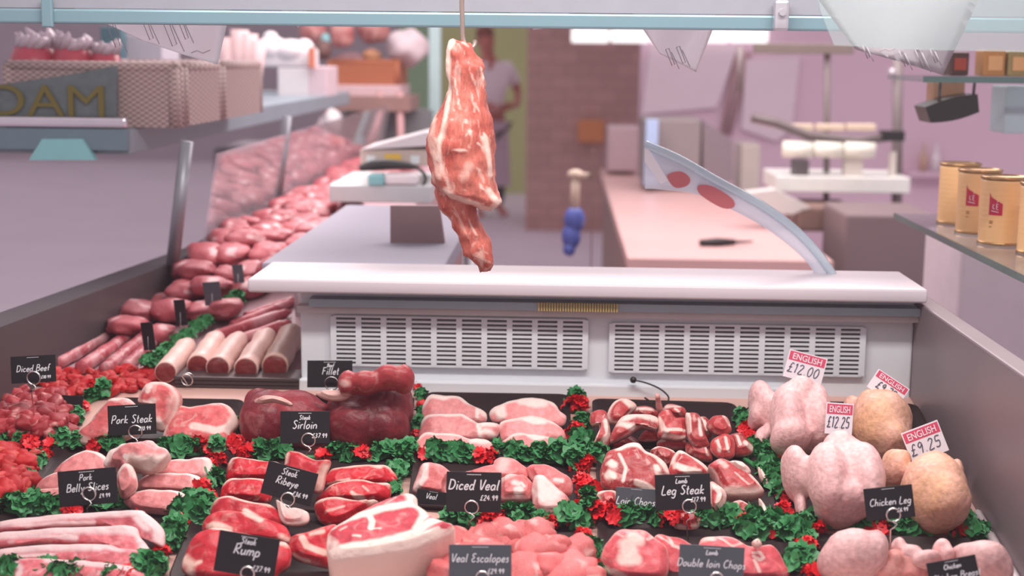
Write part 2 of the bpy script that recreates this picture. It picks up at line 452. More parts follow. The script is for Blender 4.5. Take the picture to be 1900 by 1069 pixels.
# ================================================================== MAIN DISPLAY COUNTER
YB = 2.20
counter = thing('display_counter', 'white refrigerated butcher display counter with vented back wall and glass front', 'display counter', (0.1, 1.8, 0))
XR = 0.552; XL = -0.84
bm = bmesh.new()
prism(bm, [(XL, 1.46, deckz(1.46)), (XR, 1.46, deckz(1.46)), (XR, 2.255, deckz(2.255)), (XL, 2.255, deckz(2.255))], (0, 0, -0.02))
part('deck', bm, M_deck, counter, False)
bm = bmesh.new(); boxmm(bm, (XL, 1.42, 0.0), (XR, 2.24, 0.86)); part('cabinet_base', bm, M_offwhite, counter, False)
pl = at_y(558, 720, YB); pr = at_y(1692, 700, YB)
ztop = at_y(1000, 578, YB).z; zbot = deckz(YB) - 0.005
bm = bmesh.new(); boxmm(bm, (pl.x, YB + 0.005, zbot), (XR, YB + 0.07, ztop + 0.03), 0.003); part('back_panel', bm, M_white, counter, False)
bm = bmesh.new(); zl0 = at_y(1000, 741, YB - 0.012).z; zl1 = at_y(1000, 712, YB - 0.012).z
boxmm(bm, (pl.x - 0.001, YB - 0.012, zl0), (pr.x - 0.2, YB + 0.004, zl1), 0.003); part('panel_lip', bm, M_white, counter, False)
bm = bmesh.new(); boxmm(bm, (pl.x - 0.01, YB - 0.004, zbot - 0.005), (XR, YB + 0.004, zl0 - 0.001)); part('kick_strip', bm, mat('dark_brown_strip', (0.16, 0.09, 0.08), 0.5), counter, False)  # dark brown strip below the white lip
M_slot = mat('grille_recess', (0.10, 0.085, 0.08), 0.6)
for (x0, y0, x1, y1) in ((619, 588, 1085, 682), (1136, 602, 1597, 695)):
    A = at_y(x0, y0, YB); B = at_y(x1, y1, YB)
    zt = (A.z + at_y(x1, y0 + 4, YB).z) / 2; zb = (B.z + at_y(x0, y1 - 4, YB).z) / 2
    bm = bmesh.new()
    boxmm(bm, (A.x, YB + 0.001, zb), (B.x, YB + 0.006, zt), mi=1)
    H = zt - zb; W = B.x - A.x
    for i in range(12):
        z = zt - H * (i + 0.0) / 11
        boxmm(bm, (A.x, YB - 0.0035, z - H * 0.021), (B.x, YB + 0.002, z + H * 0.021), mi=0)
    for i in range(11):
        x = A.x + W * i / 10
        boxmm(bm, (x - 0.0045, YB - 0.004, zb), (x + 0.0045, YB + 0.002, zt), mi=0)
    part('vent_grille', bm, [M_white, M_slot], counter, False)
# honeycomb air outlet under the worktop
bm = bmesh.new(); za = at_y(1000, 574, YB - 0.02).z; zb_ = at_y(1000, 560, YB - 0.02).z
boxmm(bm, (pl.x + 0.02, YB - 0.03, za), (XR, YB + 0.004, zb_)); 
part('air_outlet', bm, mat('grey_blue_trim', (0.30, 0.36, 0.39), 0.4), counter, False)
bm = bmesh.new(); A = at_y(1000, 572, YB - 0.032); B = at_y(1145, 562, YB - 0.032)
for i in range(30):
    x = A.x + (B.x - A.x) * i / 29; boxmm(bm, (x - 0.0011, YB - 0.034, za), (x + 0.0011, YB - 0.0301, zb_ + 0.001))
part('honeycomb', bm, mat('ochre_comb', (0.50, 0.36, 0.10), 0.5), counter, False)
bm = bmesh.new(); boxmm(bm, (pl.x + 0.0, YB - 0.022, ztop - 0.004), (XR, YB + 0.004, za - 0.0005)); part('outlet_trim', bm, mat('beige_trim', (0.52, 0.45, 0.44), 0.4), counter, False)
# right end wall
zr = at_x(1900, 690, XR).z - 0.005
bm = bmesh.new(); boxmm(bm, (XR, 1.42, 0.0), (XR + 0.03, 2.30, zr), 0.003); part('end_panel', bm, M_greypanel, counter, False)
bm = bmesh.new(); tube(bm, [(XR - 0.006, 1.45, deckz(1.45) + 0.008), (XR - 0.006, 1.80, deckz(1.80) + 0.008)], 0.006); part('corner_rail', bm, mat('pale_rail', (0.55, 0.47, 0.48), 0.35), counter)
# top rail
yr = 2.02
A = at_y(-60, 50, yr); B = at_y(1960, 25, yr)
zc0 = at_y(950, 52, yr).z; zc1 = at_y(950, 24, yr).z
bm = bmesh.new(); boxmm(bm, (A.x, yr, zc0), (B.x, yr + 0.02, zc1), 0.003); part('top_rail', bm, M_bluesteel, counter, False)
bm = bmesh.new(); boxmm(bm, (A.x, yr + 0.004, zc1 + 0.001), (B.x, yr + 0.02, zc1 + 0.12)); part('top_fascia', bm, mat('pale_mauve_fascia', (0.30, 0.31, 0.35), 0.5), counter, False)
bm = bmesh.new(); c = at_y(1449, 29, yr - 0.012); box(bm, c, (0.020, 0.022, 0.042), None, 0.004)
tube(bm, [c + Vector((0, -0.016, 0.004)), c + Vector((0, -0.010, 0.004))], 0.005); part('glass_clamp', bm, M_steel, counter, False)
bm = bmesh.new(); c = at_y(88, 24, yr - 0.004); boxmm(bm, c + Vector((-0.008, -0.004, -0.020)), c + Vector((0.008, 0.004, 0.02)), 0.002); part('rail_joint', bm, M_bluesteel, counter, False)
# hook rail above the frame and its posts
bm = bmesh.new(); tube(bm, [(-1.25, 1.9, 1.675), (1.2, 1.9, 1.675)], 0.009); part('hanging_rail', bm, M_steel, counter)
# probe
bm = bmesh.new(); p = at_y(1175, 705, YB - 0.02)
ellipsoid(bm, p, (Vector((0.0055, 0, 0)), Vector((0, 0.006, 0)), Vector((0, 0, 0.0055))), 2)
cab = [at_y(x, y, YB - 0.022 - 0.02 * i / 5) for i, (x, y) in enumerate(((1175, 705), (1200, 711), (1225, 722), (1240, 736), (1238, 746), (1226, 750), (1212, 748), (1196, 738)))]
tube(bm, [Vector(v) for v in catmull(cab, 40)], 0.0014, 6); part('sensor_probe', bm, M_black, counter)
# front glass pane
bm = bmesh.new(); boxmm(bm, (-1.5, 1.36, 0.80), (1.2, 1.366, 2.2)); solo('window_1', 'clear glass front of the counter', 'window', bm, M_glass, kind='structure', smooth=False)
# worktop
zt0 = at_y(1000, 526, 2.15).z; zt1 = at_y(1000, 552, 2.15).z
wl = at_y(459, 535, 2.15).x
wy = at_z(1000, 493, zt0).y
bm = bmesh.new(); boxmm(bm, (wl, 2.15, zt1), (XR + 0.005, wy, zt0), 0.004)
solo('worktop', 'long white worktop lying over the vented counter back', 'worktop', bm, mat('white_worktop', (0.66, 0.60, 0.63), 0.30, var=0.03, scale=3))
# ================================================================== LEFT COUNTER (runs away from us)
ZL = 1.03
lc = thing('side_counter', 'long meat counter running back along the left with raked glass posts', 'display counter', (-0.6, 3.5, 0))
bm = bmesh.new(); prism(bm, [(-0.82, 2.262, ZL - .02), (-0.402, 2.262, ZL - .02), (-0.402, 6.0, ZL - .02), (-0.748, 6.0, ZL - .02), (-0.748, 2.94, ZL - .02)], (0, 0, .02)); boxmm(bm, (-0.745, 2.96, 0.0), (-0.402, 6.0, ZL - 0.02)); part('deck', bm, mat('mauve_deck', (0.42, 0.26, 0.28), 0.5), lc, False)
ZT = 1.135; bm = bmesh.new(); prism(bm, [(-0.745, 2.42, ZL + .0005), (-0.745, 2.95, ZT), (-0.745, 6.0, ZT), (-0.745, 6.0, ZL + .0005)], (0.338, 0, 0)); part('raised_tier', bm, MATS['mauve_deck'], lc, False)
fz = at_x(0, 650, -0.78)
bm = bmesh.new(); prism(bm, [(-0.747, 6.2, 0), (-0.747, 2.95, 0), (-0.848, 2.05, 0), (-0.848, 1.3, 0), (-0.91, 1.3, 0), (-0.91, 2.05, 0), (-0.80, 3.0, 0), (-0.80, 6.2, 0)], (0, 0, fz.z)); part('side_frame', bm, mat('grey_brown_frame', (0.085, 0.07, 0.075), 0.45, metal=0.2, var=0.15, scale=4), lc, False)
XS = -0.75
s0 = at_y(235, 240, 2.77); s1 = at_y(235, 298, 2.77)
for (t, b) in (((347, 262), (320, 492)), ((533, 215), (514, 382))):
    B = at_x(b[0], b[1], -0.765); T = at_y(t[0], t[1], B.y)
    bm = bmesh.new(); tube(bm, [B, T], 0.013, 10); part('glass_post', bm, mat('grey_post', (0.26, 0.26, 0.29), 0.4, metal=0.5), lc)
B = at_x(320, 492, -0.765); T = at_y(347, 262, B.y)
bm = bmesh.new(); prism(bm, [(-0.772, 3.0, fz.z), (-0.772, 6.0, fz.z), (T.x - 0.006, 6.0, s1.z), (T.x - 0.006, 3.0, s1.z)], (0.005, 0, 0)); part('side_glass', bm, M_sideglass, lc, False)
# upper shelf
bm = bmesh.new(); boxmm(bm, (-1.75, 2.79, s1.z + 0.01), (s0.x, 5.7, s0.z), 0.004); part('upper_shelf', bm, mat('slate_shelf', (0.24, 0.29, 0.33), 0.4, var=0.1, scale=5), lc, False)
bm = bmesh.new(); zt = at_y(100, 216, 2.78).z; zb2 = at_y(100, 236, 2.78).z
boxmm(bm, (-1.75, 2.765, zb2), (s0.x, 2.79, zt), 0.006); part('chrome_trim', bm, mat('chrome_trim', (0.72, 0.66, 0.72), 0.18, metal=0.9), lc, False)
bm = bmesh.new(); boxmm(bm, (-1.75, 2.770, s1.z + 0.02), (s0.x - 0.0, 2.79, zb2 - 0.002)); part('trim_face', bm, mat('dark_blue_trim', (0.13, 0.19, 0.23), 0.4), lc, False)
# clear ticket holder under the shelf
bm = bmesh.new(); prism(bm, [at_y(x, y, 2.76) for x, y in ((78, 258), (152, 258), (176, 297), (53, 297))], (0, 0.02, 0)); 
solo('ticket_holder', 'teal clear plastic ticket holder hanging under the basket shelf', 'ticket holder', bm, M_teal, smooth=False)
# dark lettered board standing in for the shaded basket side
bm = bmesh.new(); A = at_y(-60, 214, 2.80); B = at_y(216, 130, 2.80)
prism(bm, [at_y(-60, 216, 2.80), at_y(216, 216, 2.80), at_y(216, 122, 2.80), at_y(120, 140, 2.80), at_y(-60, 165, 2.80)], (0, 0.012, 0))
sg = solo('shaded_side', 'dark board painted as shaded basket side with olive capitals reading DAM', 'lettered board', bm, mat('basket_shade', (0.10, 0.12, 0.13), 0.5, var=0.3, scale=60), smooth=False)
def textmesh(s, size, ext=0.001, shear=0.0, align='CENTER', offset=0.0):
    cu = bpy.data.curves.new('t', 'FONT'); cu.body = s; cu.size = size; cu.extrude = ext; cu.shear = shear; cu.align_x = align; cu.align_y = 'CENTER'; cu.offset = offset
    o = bpy.data.objects.new('t', cu); COL.objects.link(o)
    dg = bpy.context.evaluated_depsgraph_get(); dg.update()
    me = bpy.data.meshes.new_from_object(o.evaluated_get(dg)); bpy.data.objects.remove(o)
    me.materials.clear()
    return me
def setparent(o, p, M):
    o.parent = p; o.matrix_parent_inverse = Matrix.Identity(4); o.matrix_local = p.matrix_world.inverted() @ M
bpy.context.view_layer.update()
for ch, (x, y) in (('D', (8, 188)), ('A', (70, 187)), ('M', (155, 187))):
    pass
me = textmesh('DAM', 0.088, 0.002)
o = link('lettering', me, mat('olive_letters', (0.13, 0.10, 0.012), 0.5)); bpy.context.view_layer.update()
w = o.dimensions.x; target = (at_y(192, 188, 2.79) - at_y(-22, 188, 2.79)).length
M = Matrix.Translation(at_y(86, 190, 2.795)) @ Matrix.Rotation(R(90), 4, 'X') @ Matrix.Diagonal((target / w, 1, 1, 1))
setparent(o, sg, M)
# ================================================================== BACKGROUND THINGS
M_wicker = mat('wicker', (0.30, 0.20, 0.18), 0.7, var=0.45, scale=60, bump=0.8, stretch=(1, 1, 4))
def wicker(name, col):
    if name in MATS: return MATS[name]
    m = mat(name, col, 0.7); nt = m.node_tree; L = nt.links.new; b = nt.nodes['Principled BSDF']
    tc = nt.nodes.new('ShaderNodeTexCoord'); w = nt.nodes.new('ShaderNodeTexChecker'); w.inputs['Scale'].default_value = 120
    w.inputs[1].default_value = tuple(c * 1.2 for c in col) + (1,); w.inputs[2].default_value = tuple(c * 0.6 for c in col) + (1,)
    mp = nt.nodes.new('ShaderNodeMapping'); mp.inputs['Scale'].default_value = (1, 0.4, 1.6); L(tc.outputs['Object'], mp.inputs[0]); L(mp.outputs[0], w.inputs[0]); L(w.outputs[0], b.inputs['Base Color'])
    bp = nt.nodes.new('ShaderNodeBump'); bp.inputs['Strength'].default_value = 0.6; bp.inputs['Distance'].default_value = 0.004; L(w.outputs[1], bp.inputs['Height']); L(bp.outputs[0], b.inputs['Normal'])
    return m
M_wick = wicker('mauve_wicker', (0.36, 0.25, 0.24))
M_wick2 = wicker('orange_wicker', (0.42, 0.13, 0.06))
def basket(name, label, x0, x1, y0, y1, z0, h, m, group=None):
    t = thing(name, label, 'basket', ((x0 + x1) / 2, (y0 + y1) / 2, z0), group)
    bm = bmesh.new(); w = 0.012
    boxmm(bm, (x0, y0, z0), (x1, y0 + w, z0 + h)); boxmm(bm, (x0, y1 - w, z0), (x1, y1, z0 + h))
    boxmm(bm, (x0, y0 + w, z0), (x0 + w, y1 - w, z0 + h)); boxmm(bm, (x1 - w, y0 + w, z0), (x1, y1 - w, z0 + h)); boxmm(bm, (x0 + w, y0 + w, z0), (x1 - w, y1 - w, z0 + w))
    part('woven_side', bm, m, t, False)
    bm = bmesh.new(); e = 0.009
    pts = [(x0 + e, y0 + e), (x1 - e, y0 + e), (x1 - e, y1 - e), (x0 + e, y1 - e), (x0 + e, y0 + e)]
    for a, b in zip(pts[:-1], pts[1:]): tube(bm, [(a[0], a[1], z0 + h), (b[0], b[1], z0 + h)], 0.012, 8)
    part('rim', bm, m, t)
    bm = bmesh.new()
    bm.free()
    for (x, y) in pts[:4]:
        bm = bmesh.new(); tube(bm, [(x, y, z0), (x, y, z0 + h)], 0.013, 8); part('corner_post', bm, m, t)
    return t
zs = s0.z
for i, (xa, xb, lab) in enumerate(((212, 344, 'nearest long wicker basket on the left shelf, right of the lettered board'), (346, 414, 'wicker basket in the middle of the left shelf row'), (416, 488, 'farthest wicker basket on the left shelf, next to the white box'))):
    ya = at_x(xa, 230, XS - 0.02).y; yb = at_x(xb, 200, XS - 0.02).y
    if i == 0: ya = 2.83
    h = at_y(300, 124, 3.1).z - zs
    basket('wicker_basket', lab, -1.12, XS - 0.02, ya, yb - 0.012, zs + 0.001, h, M_wick, 'wicker baskets on the left shelf')
# wrapped loaves standing in the nearest basket
M_wrap = mat('clear_wrap', (0.46, 0.36, 0.41), 0.15, var=0.25, scale=25, bump=0.8)
M_red = mat('red_wrap', (0.42, 0.05, 0.08), 0.3, var=0.4, scale=14)
hb = at_y(300, 124, 3.1).z - 0.01
for (px, py, sx, lab) in ((62, 92, 62, 'wrapped red bundle with crinkled clear top, leftmost behind the lettered board'), (135, 96, 58, 'wrapped red bundle with crinkled clear top, behind the letter A'), (196, 104, 44, 'smaller dark wrapped bundle at the right end of the lettered board')):
    Y = 2.98; c = at_y(px, py, Y); k = zd(c) / F; r = sx * k * 0.72
    t = thing('wrapped_bundle', lab, 'wrapped bundle', (c.x, Y, zs + 0.002), 'wrapped bundles behind the lettered board')
    bm = bmesh.new(); z0 = zs + 0.002; H = c.z - z0
    lathe(bm, [(r * 0.9, z0), (r, z0 + H * 0.4), (r * 0.98, z0 + H * 0.85), (r * 0.75, z0 + H * 1.05), (r * 0.15, z0 + H * 1.1)], (c.x, Y, 0), 20); part('red_bundle', bm, M_red, t)
    bm = bmesh.new()
    for j in range(14):
        a = j * 2.4; rr = r * 0.75
        p = Vector((c.x + rr * math.cos(a) * 0.8, Y + rr * math.sin(a) * 0.8, z0 + H * 1.02)); q = Vector((c.x + rr * 1.2 * math.cos(a + .6) * random.uniform(.5, 1), Y + rr * math.sin(a + .6), z0 + H * 1.02 + r * random.uniform(.4, .95)))
        tube(bm, [p, (p + q) / 2 + Vector((0.005, 0, 0.004)), q], [r * 0.20, r * 0.24, r * 0.04], 7)
    part('clear_wrap', bm, M_wrap, t)
# carton behind, white sacks and box at the end of the shelf
def simple(name, lab, cat, x0, y0, x1, y1, Y, d, m, bev=0.004, group=None):
    bm = bmesh.new(); pxbox(bm, x0, y0, x1, y1, Y, d, bev); return solo(name, lab, cat, bm, m, group, smooth=False)
simple('carton', 'pale lilac carton standing behind the nearest wicker basket', 'carton', 226, 64, 300, 186, 4.35, 0.2, mat('lilac_card', (0.50, 0.44, 0.49), 0.6))
simple('tall_bin', 'dark teal edged panel behind the wrapped bundles', 'panel', 190, 50, 224, 186, 4.3, 0.06, mat('dark_teal', (0.07, 0.15, 0.18), 0.4))
simple('white_box', 'plain white box at the far end of the left basket shelf', 'box', 516, 126, 572, 186, 5.15, 0.25, M_offwhite)
simple('pink_box', 'pale pink box beside the white box on the left shelf end', 'box', 572, 124, 606, 186, 5.15, 0.25, mat('pink_card', (0.66, 0.52, 0.56), 0.6))
def lump(name, lab, cat, px, py, rx, ry, Y, m, group=None, n=0.25, seed=0):
    bm = bmesh.new(); c = at_y(px, py, Y); k = zd(c) / F
    ellipsoid(bm, c, (Vector((rx * k, 0, 0)), Vector((0, min(rx, ry) * k, 0)), Vector((0, 0, ry * k))), 3)
    for v in bm.verts:
        d = (v.co - c); v.co = c + d * (1 + n * noise.noise(d / (rx * k) * 1.6 + Vector((px * .1, seed, 0))))
    return solo(name, lab, cat, bm, m, group)
M_pinkwrap = mat('pink_paper', (0.72, 0.50, 0.50), 0.6, var=0.15, scale=18)
bm = bmesh.new()
for (a, b) in (((428, 190), (418, 70)), ((440, 190), (445, 55)), ((455, 190), (462, 62)), ((470, 190), (478, 75))):
    tube(bm, [at_y(a[0], a[1], 4.6), at_y(b[0], b[1], 4.6)], [0.018, 0.03], 8)
solo('paper_bunch', 'bunch of pale pink rolled papers standing in the far wicker basket', 'paper bunch', bm, M_pinkwrap)
M_whitesack = mat('white_sack', (0.78, 0.72, 0.74), 0.6, var=0.12, scale=14)
bm = bmesh.new()
for (x, y, rx, ry) in ((505, 92, 34, 24), (540, 95, 36, 22), (502, 70, 14, 12), (565, 90, 18, 18)):
    c = at_y(x, y, 5.2); k = zd(c) / F; ellipsoid(bm, c, (Vector((rx * k, 0, 0)), Vector((0, rx * k, 0)), Vector((0, 0, ry * k))), 3)
boxmm(bm, at_y(470, 124, 5.15), at_y(574, 90, 5.15) + Vector((0, .2, 0)), 0.01)
solo('white_sack', 'lumpy white sack with blue spots on the far end of the left shelf', 'sack', bm, M_whitesack)
simple('orange_strip', 'orange paper strip leaning beside the white sack', 'paper strip', 572, 88, 583, 126, 5.12, 0.02, mat('orange_paper', (0.66, 0.20, 0.12), 0.6))
# meats hanging far behind
M_hang = meat('hung_meat', (0.45, 0.14, 0.14), (0.66, 0.30, 0.28), (0.8, 0.5, 0.45), 0.6, 20)
for (x, y, rx, ry, lab) in ((583, 58, 26, 24, 'round dark pink ham hanging far back, leftmost of the three'), (635, 60, 24, 30, 'middle ham hanging far back above the orange basket'), (694, 56, 30, 26, 'pink ham hanging far back, right of the other two')):
    t = lump('hanging_ham', lab, 'ham', x, y, rx, ry, 6.6, M_hang, 'hams hanging far back')
    c = at_y(x, y, 6.6)
    bm = bmesh.new(); tube(bm, [(c.x, 6.6, c.z + 0.05), (c.x, 6.6, c.z + 0.35)], 0.004, 6)
    p = part('string', bm, M_whitesack, t)
    bpy.context.view_layer.update()
    p.data.transform(Matrix.Translation(-t.location)) if False else None
    p.parent = None; setparent(p, t, Matrix.Identity(4))
simple('ham_rail', 'dark rail carrying the far hams', 'rail', 545, 8, 830, 16, 6.6, 0.03, M_dark, 0)
# orange baskets on far pink shelf
A = at_y(608, 158, 6.2); B = at_y(740, 105, 6.2)
basket('bread_basket', 'long orange brown wicker basket on the far pink shelf', A.x, B.x, 6.2, 6.5, A.z, (B.z - A.z) * 0.8, M_wick2)
for j, (x, y, rx, ry, col, lab) in enumerate(((600, 92, 16, 18, (0.20, 0.10, 0.09), 'small dark brown pack in the orange basket, leftmost'), (648, 110, 30, 14, (0.22, 0.11, 0.12), 'dark loaf lying in the orange basket'), (690, 104, 18, 12, (0.45, 0.20, 0.10), 'amber loaf at the right of the orange basket'))):
    lump('loaf', lab, 'loaf', x, y, rx, ry, 6.35, mat('loaf%d' % j, col, 0.6, var=0.25, scale=25), 'loaves in the orange basket')
simple('far_shelf', 'pale pink shelf board under the orange basket', 'shelf', 600, 159, 742, 178, 6.15, 0.4, mat('pink_shelf', (0.62, 0.44, 0.46), 0.5))
lump('white_cabbage', 'pale round mauve white ball with dark stalk mark beside the leg', 'cauliflower', 756, 88, 36, 34, 6.3, mat('cauli', (0.62, 0.50, 0.53), 0.7, var=0.2, scale=30), None, 0.3)
simple('steel_upright', 'pale cyan upright post behind the hanging leg', 'post', 795, 20, 817, 722, 6.6, 0.05, mat('pale_cyan', (0.50, 0.68, 0.68), 0.4))
simple('green_cabinet', 'dull green cabinet standing beside the passage', 'cabinet', 740, 40, 796, 612, 8.0, 0.4, mat('dull_green', (0.16, 0.24, 0.15), 0.6))
lump('cyan_tag', 'small cyan tag hanging between the far hams and the sack', 'tag', 604, 75, 9, 14, 6.55, mat('cyan_plastic', (0.30, 0.62, 0.66), 0.3), None, 0.05)
# brown shelving in front of far wall
M_brownrack = mat('brown_rack', (0.30, 0.17, 0.15), 0.55, var=0.2, scale=10)
rk = thing('shelf_rack', 'rusty pink shelving rack standing behind the side counter', 'rack', at_y(690, 400, 6.1) * 1)
bm = bmesh.new()
for (a, b) in (((605, 180), (625, 420)), ((705, 170), (690, 420)), ((742, 170), (745, 420))): tube(bm, [at_y(a[0], a[1], 6.1), at_y(b[0], b[1], 6.1)], 0.016, 8)
part('upright', bm, mat('pink_post', (0.55, 0.30, 0.30), 0.5), rk)
bm = bmesh.new(); pxbox(bm, 595, 180, 760, 205, 6.08, 0.4); part('shelf', bm, M_brownrack, rk, False)
bm = bmesh.new(); pxbox(bm, 640, 205, 800, 275, 6.5, 0.3); part('back_board', bm, mat('grey_board', (0.22, 0.22, 0.23), 0.6, var=0.3, scale=8), rk, False)
lump('paper_parcel', 'small white cone of paper on the far pink rack', 'parcel', 616, 228, 18, 26, 5.9, M_whitesack, None, 0.2)
lump('orange_fillet', 'orange pink fillet hanging at the far rack', 'fillet', 614, 262, 26, 12, 5.8, mat('orange_flesh', (0.80, 0.30, 0.18), 0.4, var=0.2), None, 0.2)
# far part of the left counter: glass end, pale cuts
bm = bmesh.new(); prism(bm, [at_y(x, y, 4.9) for x, y in ((541, 420), (548, 300), (596, 215), (625, 290), (665, 325))], (0, 0.006, 0)); solo('glass_end', 'milky triangular glass end panel far along the left counter', 'glass panel', bm, glass('milky_glass', (0.96, 0.93, 0.94), 0.05, 0.55, (0.88, 0.76, 0.80)), smooth=False)
bm = bmesh.new(); pxbox(bm, 396, 275, 470, 430, 5.6, 0.5, 0.02); solo('grey_bin', 'blurred grey lilac bin beyond the side counter glass', 'bin', bm, mat('grey_lilac', (0.33, 0.28, 0.31), 0.6), smooth=False)
# steel table behind the worktop
zst = zt0 - 0.003
pa = at_z(480, 491, zst); pb = at_z(720, 381, zst)
tb = thing('steel_table', 'grey blue steel table behind the white worktop', 'table', (-0.25, 2.9, 0))
bm = bmesh.new(); tx0 = pa.x; tx1 = at_z(826, 491, zst).x; boxmm(bm, (tx0, wy + 0.004, zst - 0.03), (tx1, pb.y, zst), 0.004); part('table_top', bm, mat('bluegrey_top', (0.30, 0.28, 0.335), 0.65, spec=0.2, var=0.06, scale=5), tb, False)
for (x, y, z0) in ((tx0 + .02, 2.60, ZL + .0005), (tx1 - .02, wy + 0.03, 0), (tx0 + .03, pb.y - 0.03, ZL + .0005), (tx1 - .02, pb.y - 0.03, 0)):
    bm = bmesh.new(); tube(bm, [(x, y, z0), (x, y, zst - 0.031)], 0.015, 8); part('leg', bm, M_steel, tb)
# weighing scale, cloths, black bag
Y = pb.y + 0.25
sc_ = thing('weighing_scale', 'beige weighing scale with yellow and white stickers left of the hanging leg', 'scale', at_y(740, 345, Y))
bm = bmesh.new(); pxbox(bm, 668, 278, 806, 306, Y, 0.25, 0.006); part('scale_body', bm, mat('beige_plastic', (0.55, 0.45, 0.40), 0.4), sc_, False)
bm = bmesh.new(); prism(bm, [at_y(*p, Y - 0.01) for p in ((668, 278), (806, 270), (806, 248), (790, 246))], (0, 0.26, 0)); part('weighing_pan', bm, M_offwhite, sc_, False)
bm = bmesh.new(); pxbox(bm, 714, 286, 744, 300, Y - 0.003, 0.003); part('yellow_sticker', bm, mat('yellow_sticker', (0.75, 0.48, 0.06), 0.5), sc_, False)
for x in (688, 770):
    bm = bmesh.new(); pxbox(bm, x - 8, 289, x + 8, 304, Y - 0.003, 0.003); part('white_sticker', bm, mat('pale_sticker', (0.70, 0.76, 0.78), 0.5), sc_, False)
bm = bmesh.new(); Yb = Y - 0.05
tube(bm, [Vector(v) for v in catmull([at_y(*p, Yb) for p in ((668, 312), (700, 306), (740, 306), (775, 312), (790, 330), (784, 346))], 24)], [0.004 + 0.010 * math.sin(math.pi * min(1, i / 20 + .15)) for i in range(24)], 8)
solo('black_strap', 'curved black bag strap lying before the weighing scale', 'strap', bm, M_black)
bm = bmesh.new(); pxbox(bm, 712, 323, 775, 343, Yb - 0.02, 0.05, 0.008); solo('white_cloth', 'folded white cloth under the black strap', 'cloth', bm, M_whitesack, smooth=False)
bm = bmesh.new(); pxbox(bm, 682, 324, 712, 345, Yb - 0.03, 0.05, 0.006); solo('teal_cloth', 'small teal cloth left of the folded white cloth', 'cloth', bm, M_teal, smooth=False)
bm = bmesh.new(); pxbox(bm, 610, 345, 800, 375, Y - 0.07, 0.4, 0.004); solo('steel_bench', 'pale steel bench edge under the scale and cloths', 'bench', bm, mat('pale_steel', (0.52, 0.54, 0.55), 0.3, metal=0.2), smooth=False)
# grey cutting board leaning behind the worktop, with a small white tag
bm = bmesh.new(); prism(bm, [at_y(x, y, 2.62) for x, y in ((724, 382), (815, 382), (828, 470), (790, 489), (742, 480), (724, 450))], (0, 0.015, 0))
solo('knife_bag', 'mauve brown bag with white tag mark standing behind the worktop', 'bag', bm, mat('mauve_brown_bag', (0.26, 0.17, 0.17), 0.5, var=0.12, scale=8), smooth=False)
# right bench with salmon top, going back
zsal = 0.95
c0 = at_z(1165, 480, zsal); c1 = at_z(1425, 488, zsal); c2 = at_z(1100, 292, zsal)
sb = thing('salmon_bench', 'salmon topped bench running back right of the passage', 'bench', ((c0.x + c1.x) / 2, c0.y + 1, 0))
bm = bmesh.new(); prism(bm, [(c0.x, c0.y, zsal), (c1.x + 0.2, c0.y, zsal), (c1.x + 0.2, 7.6, zsal), (c0.x, 7.6, zsal)], (0, 0, -0.035)); part('bench_top', bm, M_salmon, sb, False)
bm = bmesh.new(); boxmm(bm, (c0.x + 0.02, c0.y + 0.03, 0), (c1.x + 0.2, 7.6, zsal - 0.036)); part('bench_body', bm, mat('brown_body', (0.26, 0.15, 0.13), 0.5, var=0.1), sb, False)
bm = bmesh.new(); p = at_z(1330, 458, zsal)
tube(bm, [p + Vector((-0.055, 0, 0.012)), p + Vector((0.0, 0.01, 0.014)), p + Vector((0.06, 0.03, 0.012))], [0.010, 0.014, 0.009], 8)
tube(bm, [p + Vector((0.06, 0.03, 0.012)), p + Vector((0.12, 0.05, 0.012))], [0.006, 0.003], 8)
solo('label_gun', 'small dark tool lying on the salmon bench', 'tool', bm, M_black)
Yo = 6.4
ov = thing('grey_oven', 'grey brown oven standing on the salmon bench', 'oven', at_y(1290, 342, Yo))
bm = bmesh.new(); pxbox(bm, 1192, 222, 1302, 345, Yo, 0.4, 0.008); part('oven_body', bm, mat('oven_grey', (0.25, 0.21, 0.21), 0.45, var=0.1), ov, False)
bm = bmesh.new(); prism(bm, [at_y(*p, Yo + 0.01) for p in ((1304, 224), (1330, 240), (1360, 262), (1360, 336), (1304, 342))], (0, 0.35, 0)); part('oven_side', bm, mat('oven_mauve', (0.21, 0.165, 0.185), 0.5), ov, False)
simple('blue_towel', 'pale blue paper towel upright in front of the grey oven', 'towel', 1196, 222, 1222, 346, Yo - 0.1, 0.05, mat('pale_blue', (0.38, 0.50, 0.72), 0.6))
simple('mauve_till', 'mauve till box at the back edge of the salmon bench', 'till', 1126, 236, 1186, 318, 7.2, 0.3, mat('mauve_till', (0.40, 0.27, 0.30), 0.5), 0.01)
simple('orange_crate', 'small orange crate hanging on the brown tiled wall', 'crate', 1072, 224, 1122, 264, 12.42, 0.17, mat('orange_crate', (0.60, 0.22, 0.08), 0.6, var=0.12), 0.01)
bm = bmesh.new(); 
for (x, y, rx, ry) in ((1066, 408, 20, 26), (1060, 438, 18, 26), (1056, 462, 12, 14)):
    c = at_y(x, y, 4.6); k = zd(c) / F; ellipsoid(bm, c, (Vector((rx * k, 0, 0)), Vector((0, 0.03, 0)), Vector((0, 0, ry * k))), 3)
solo('blue_bag', 'blue plastic bag hanging at the side of the salmon bench', 'bag', bm, mat('blue_plastic', (0.07, 0.10, 0.36), 0.35, var=0.3, scale=18))
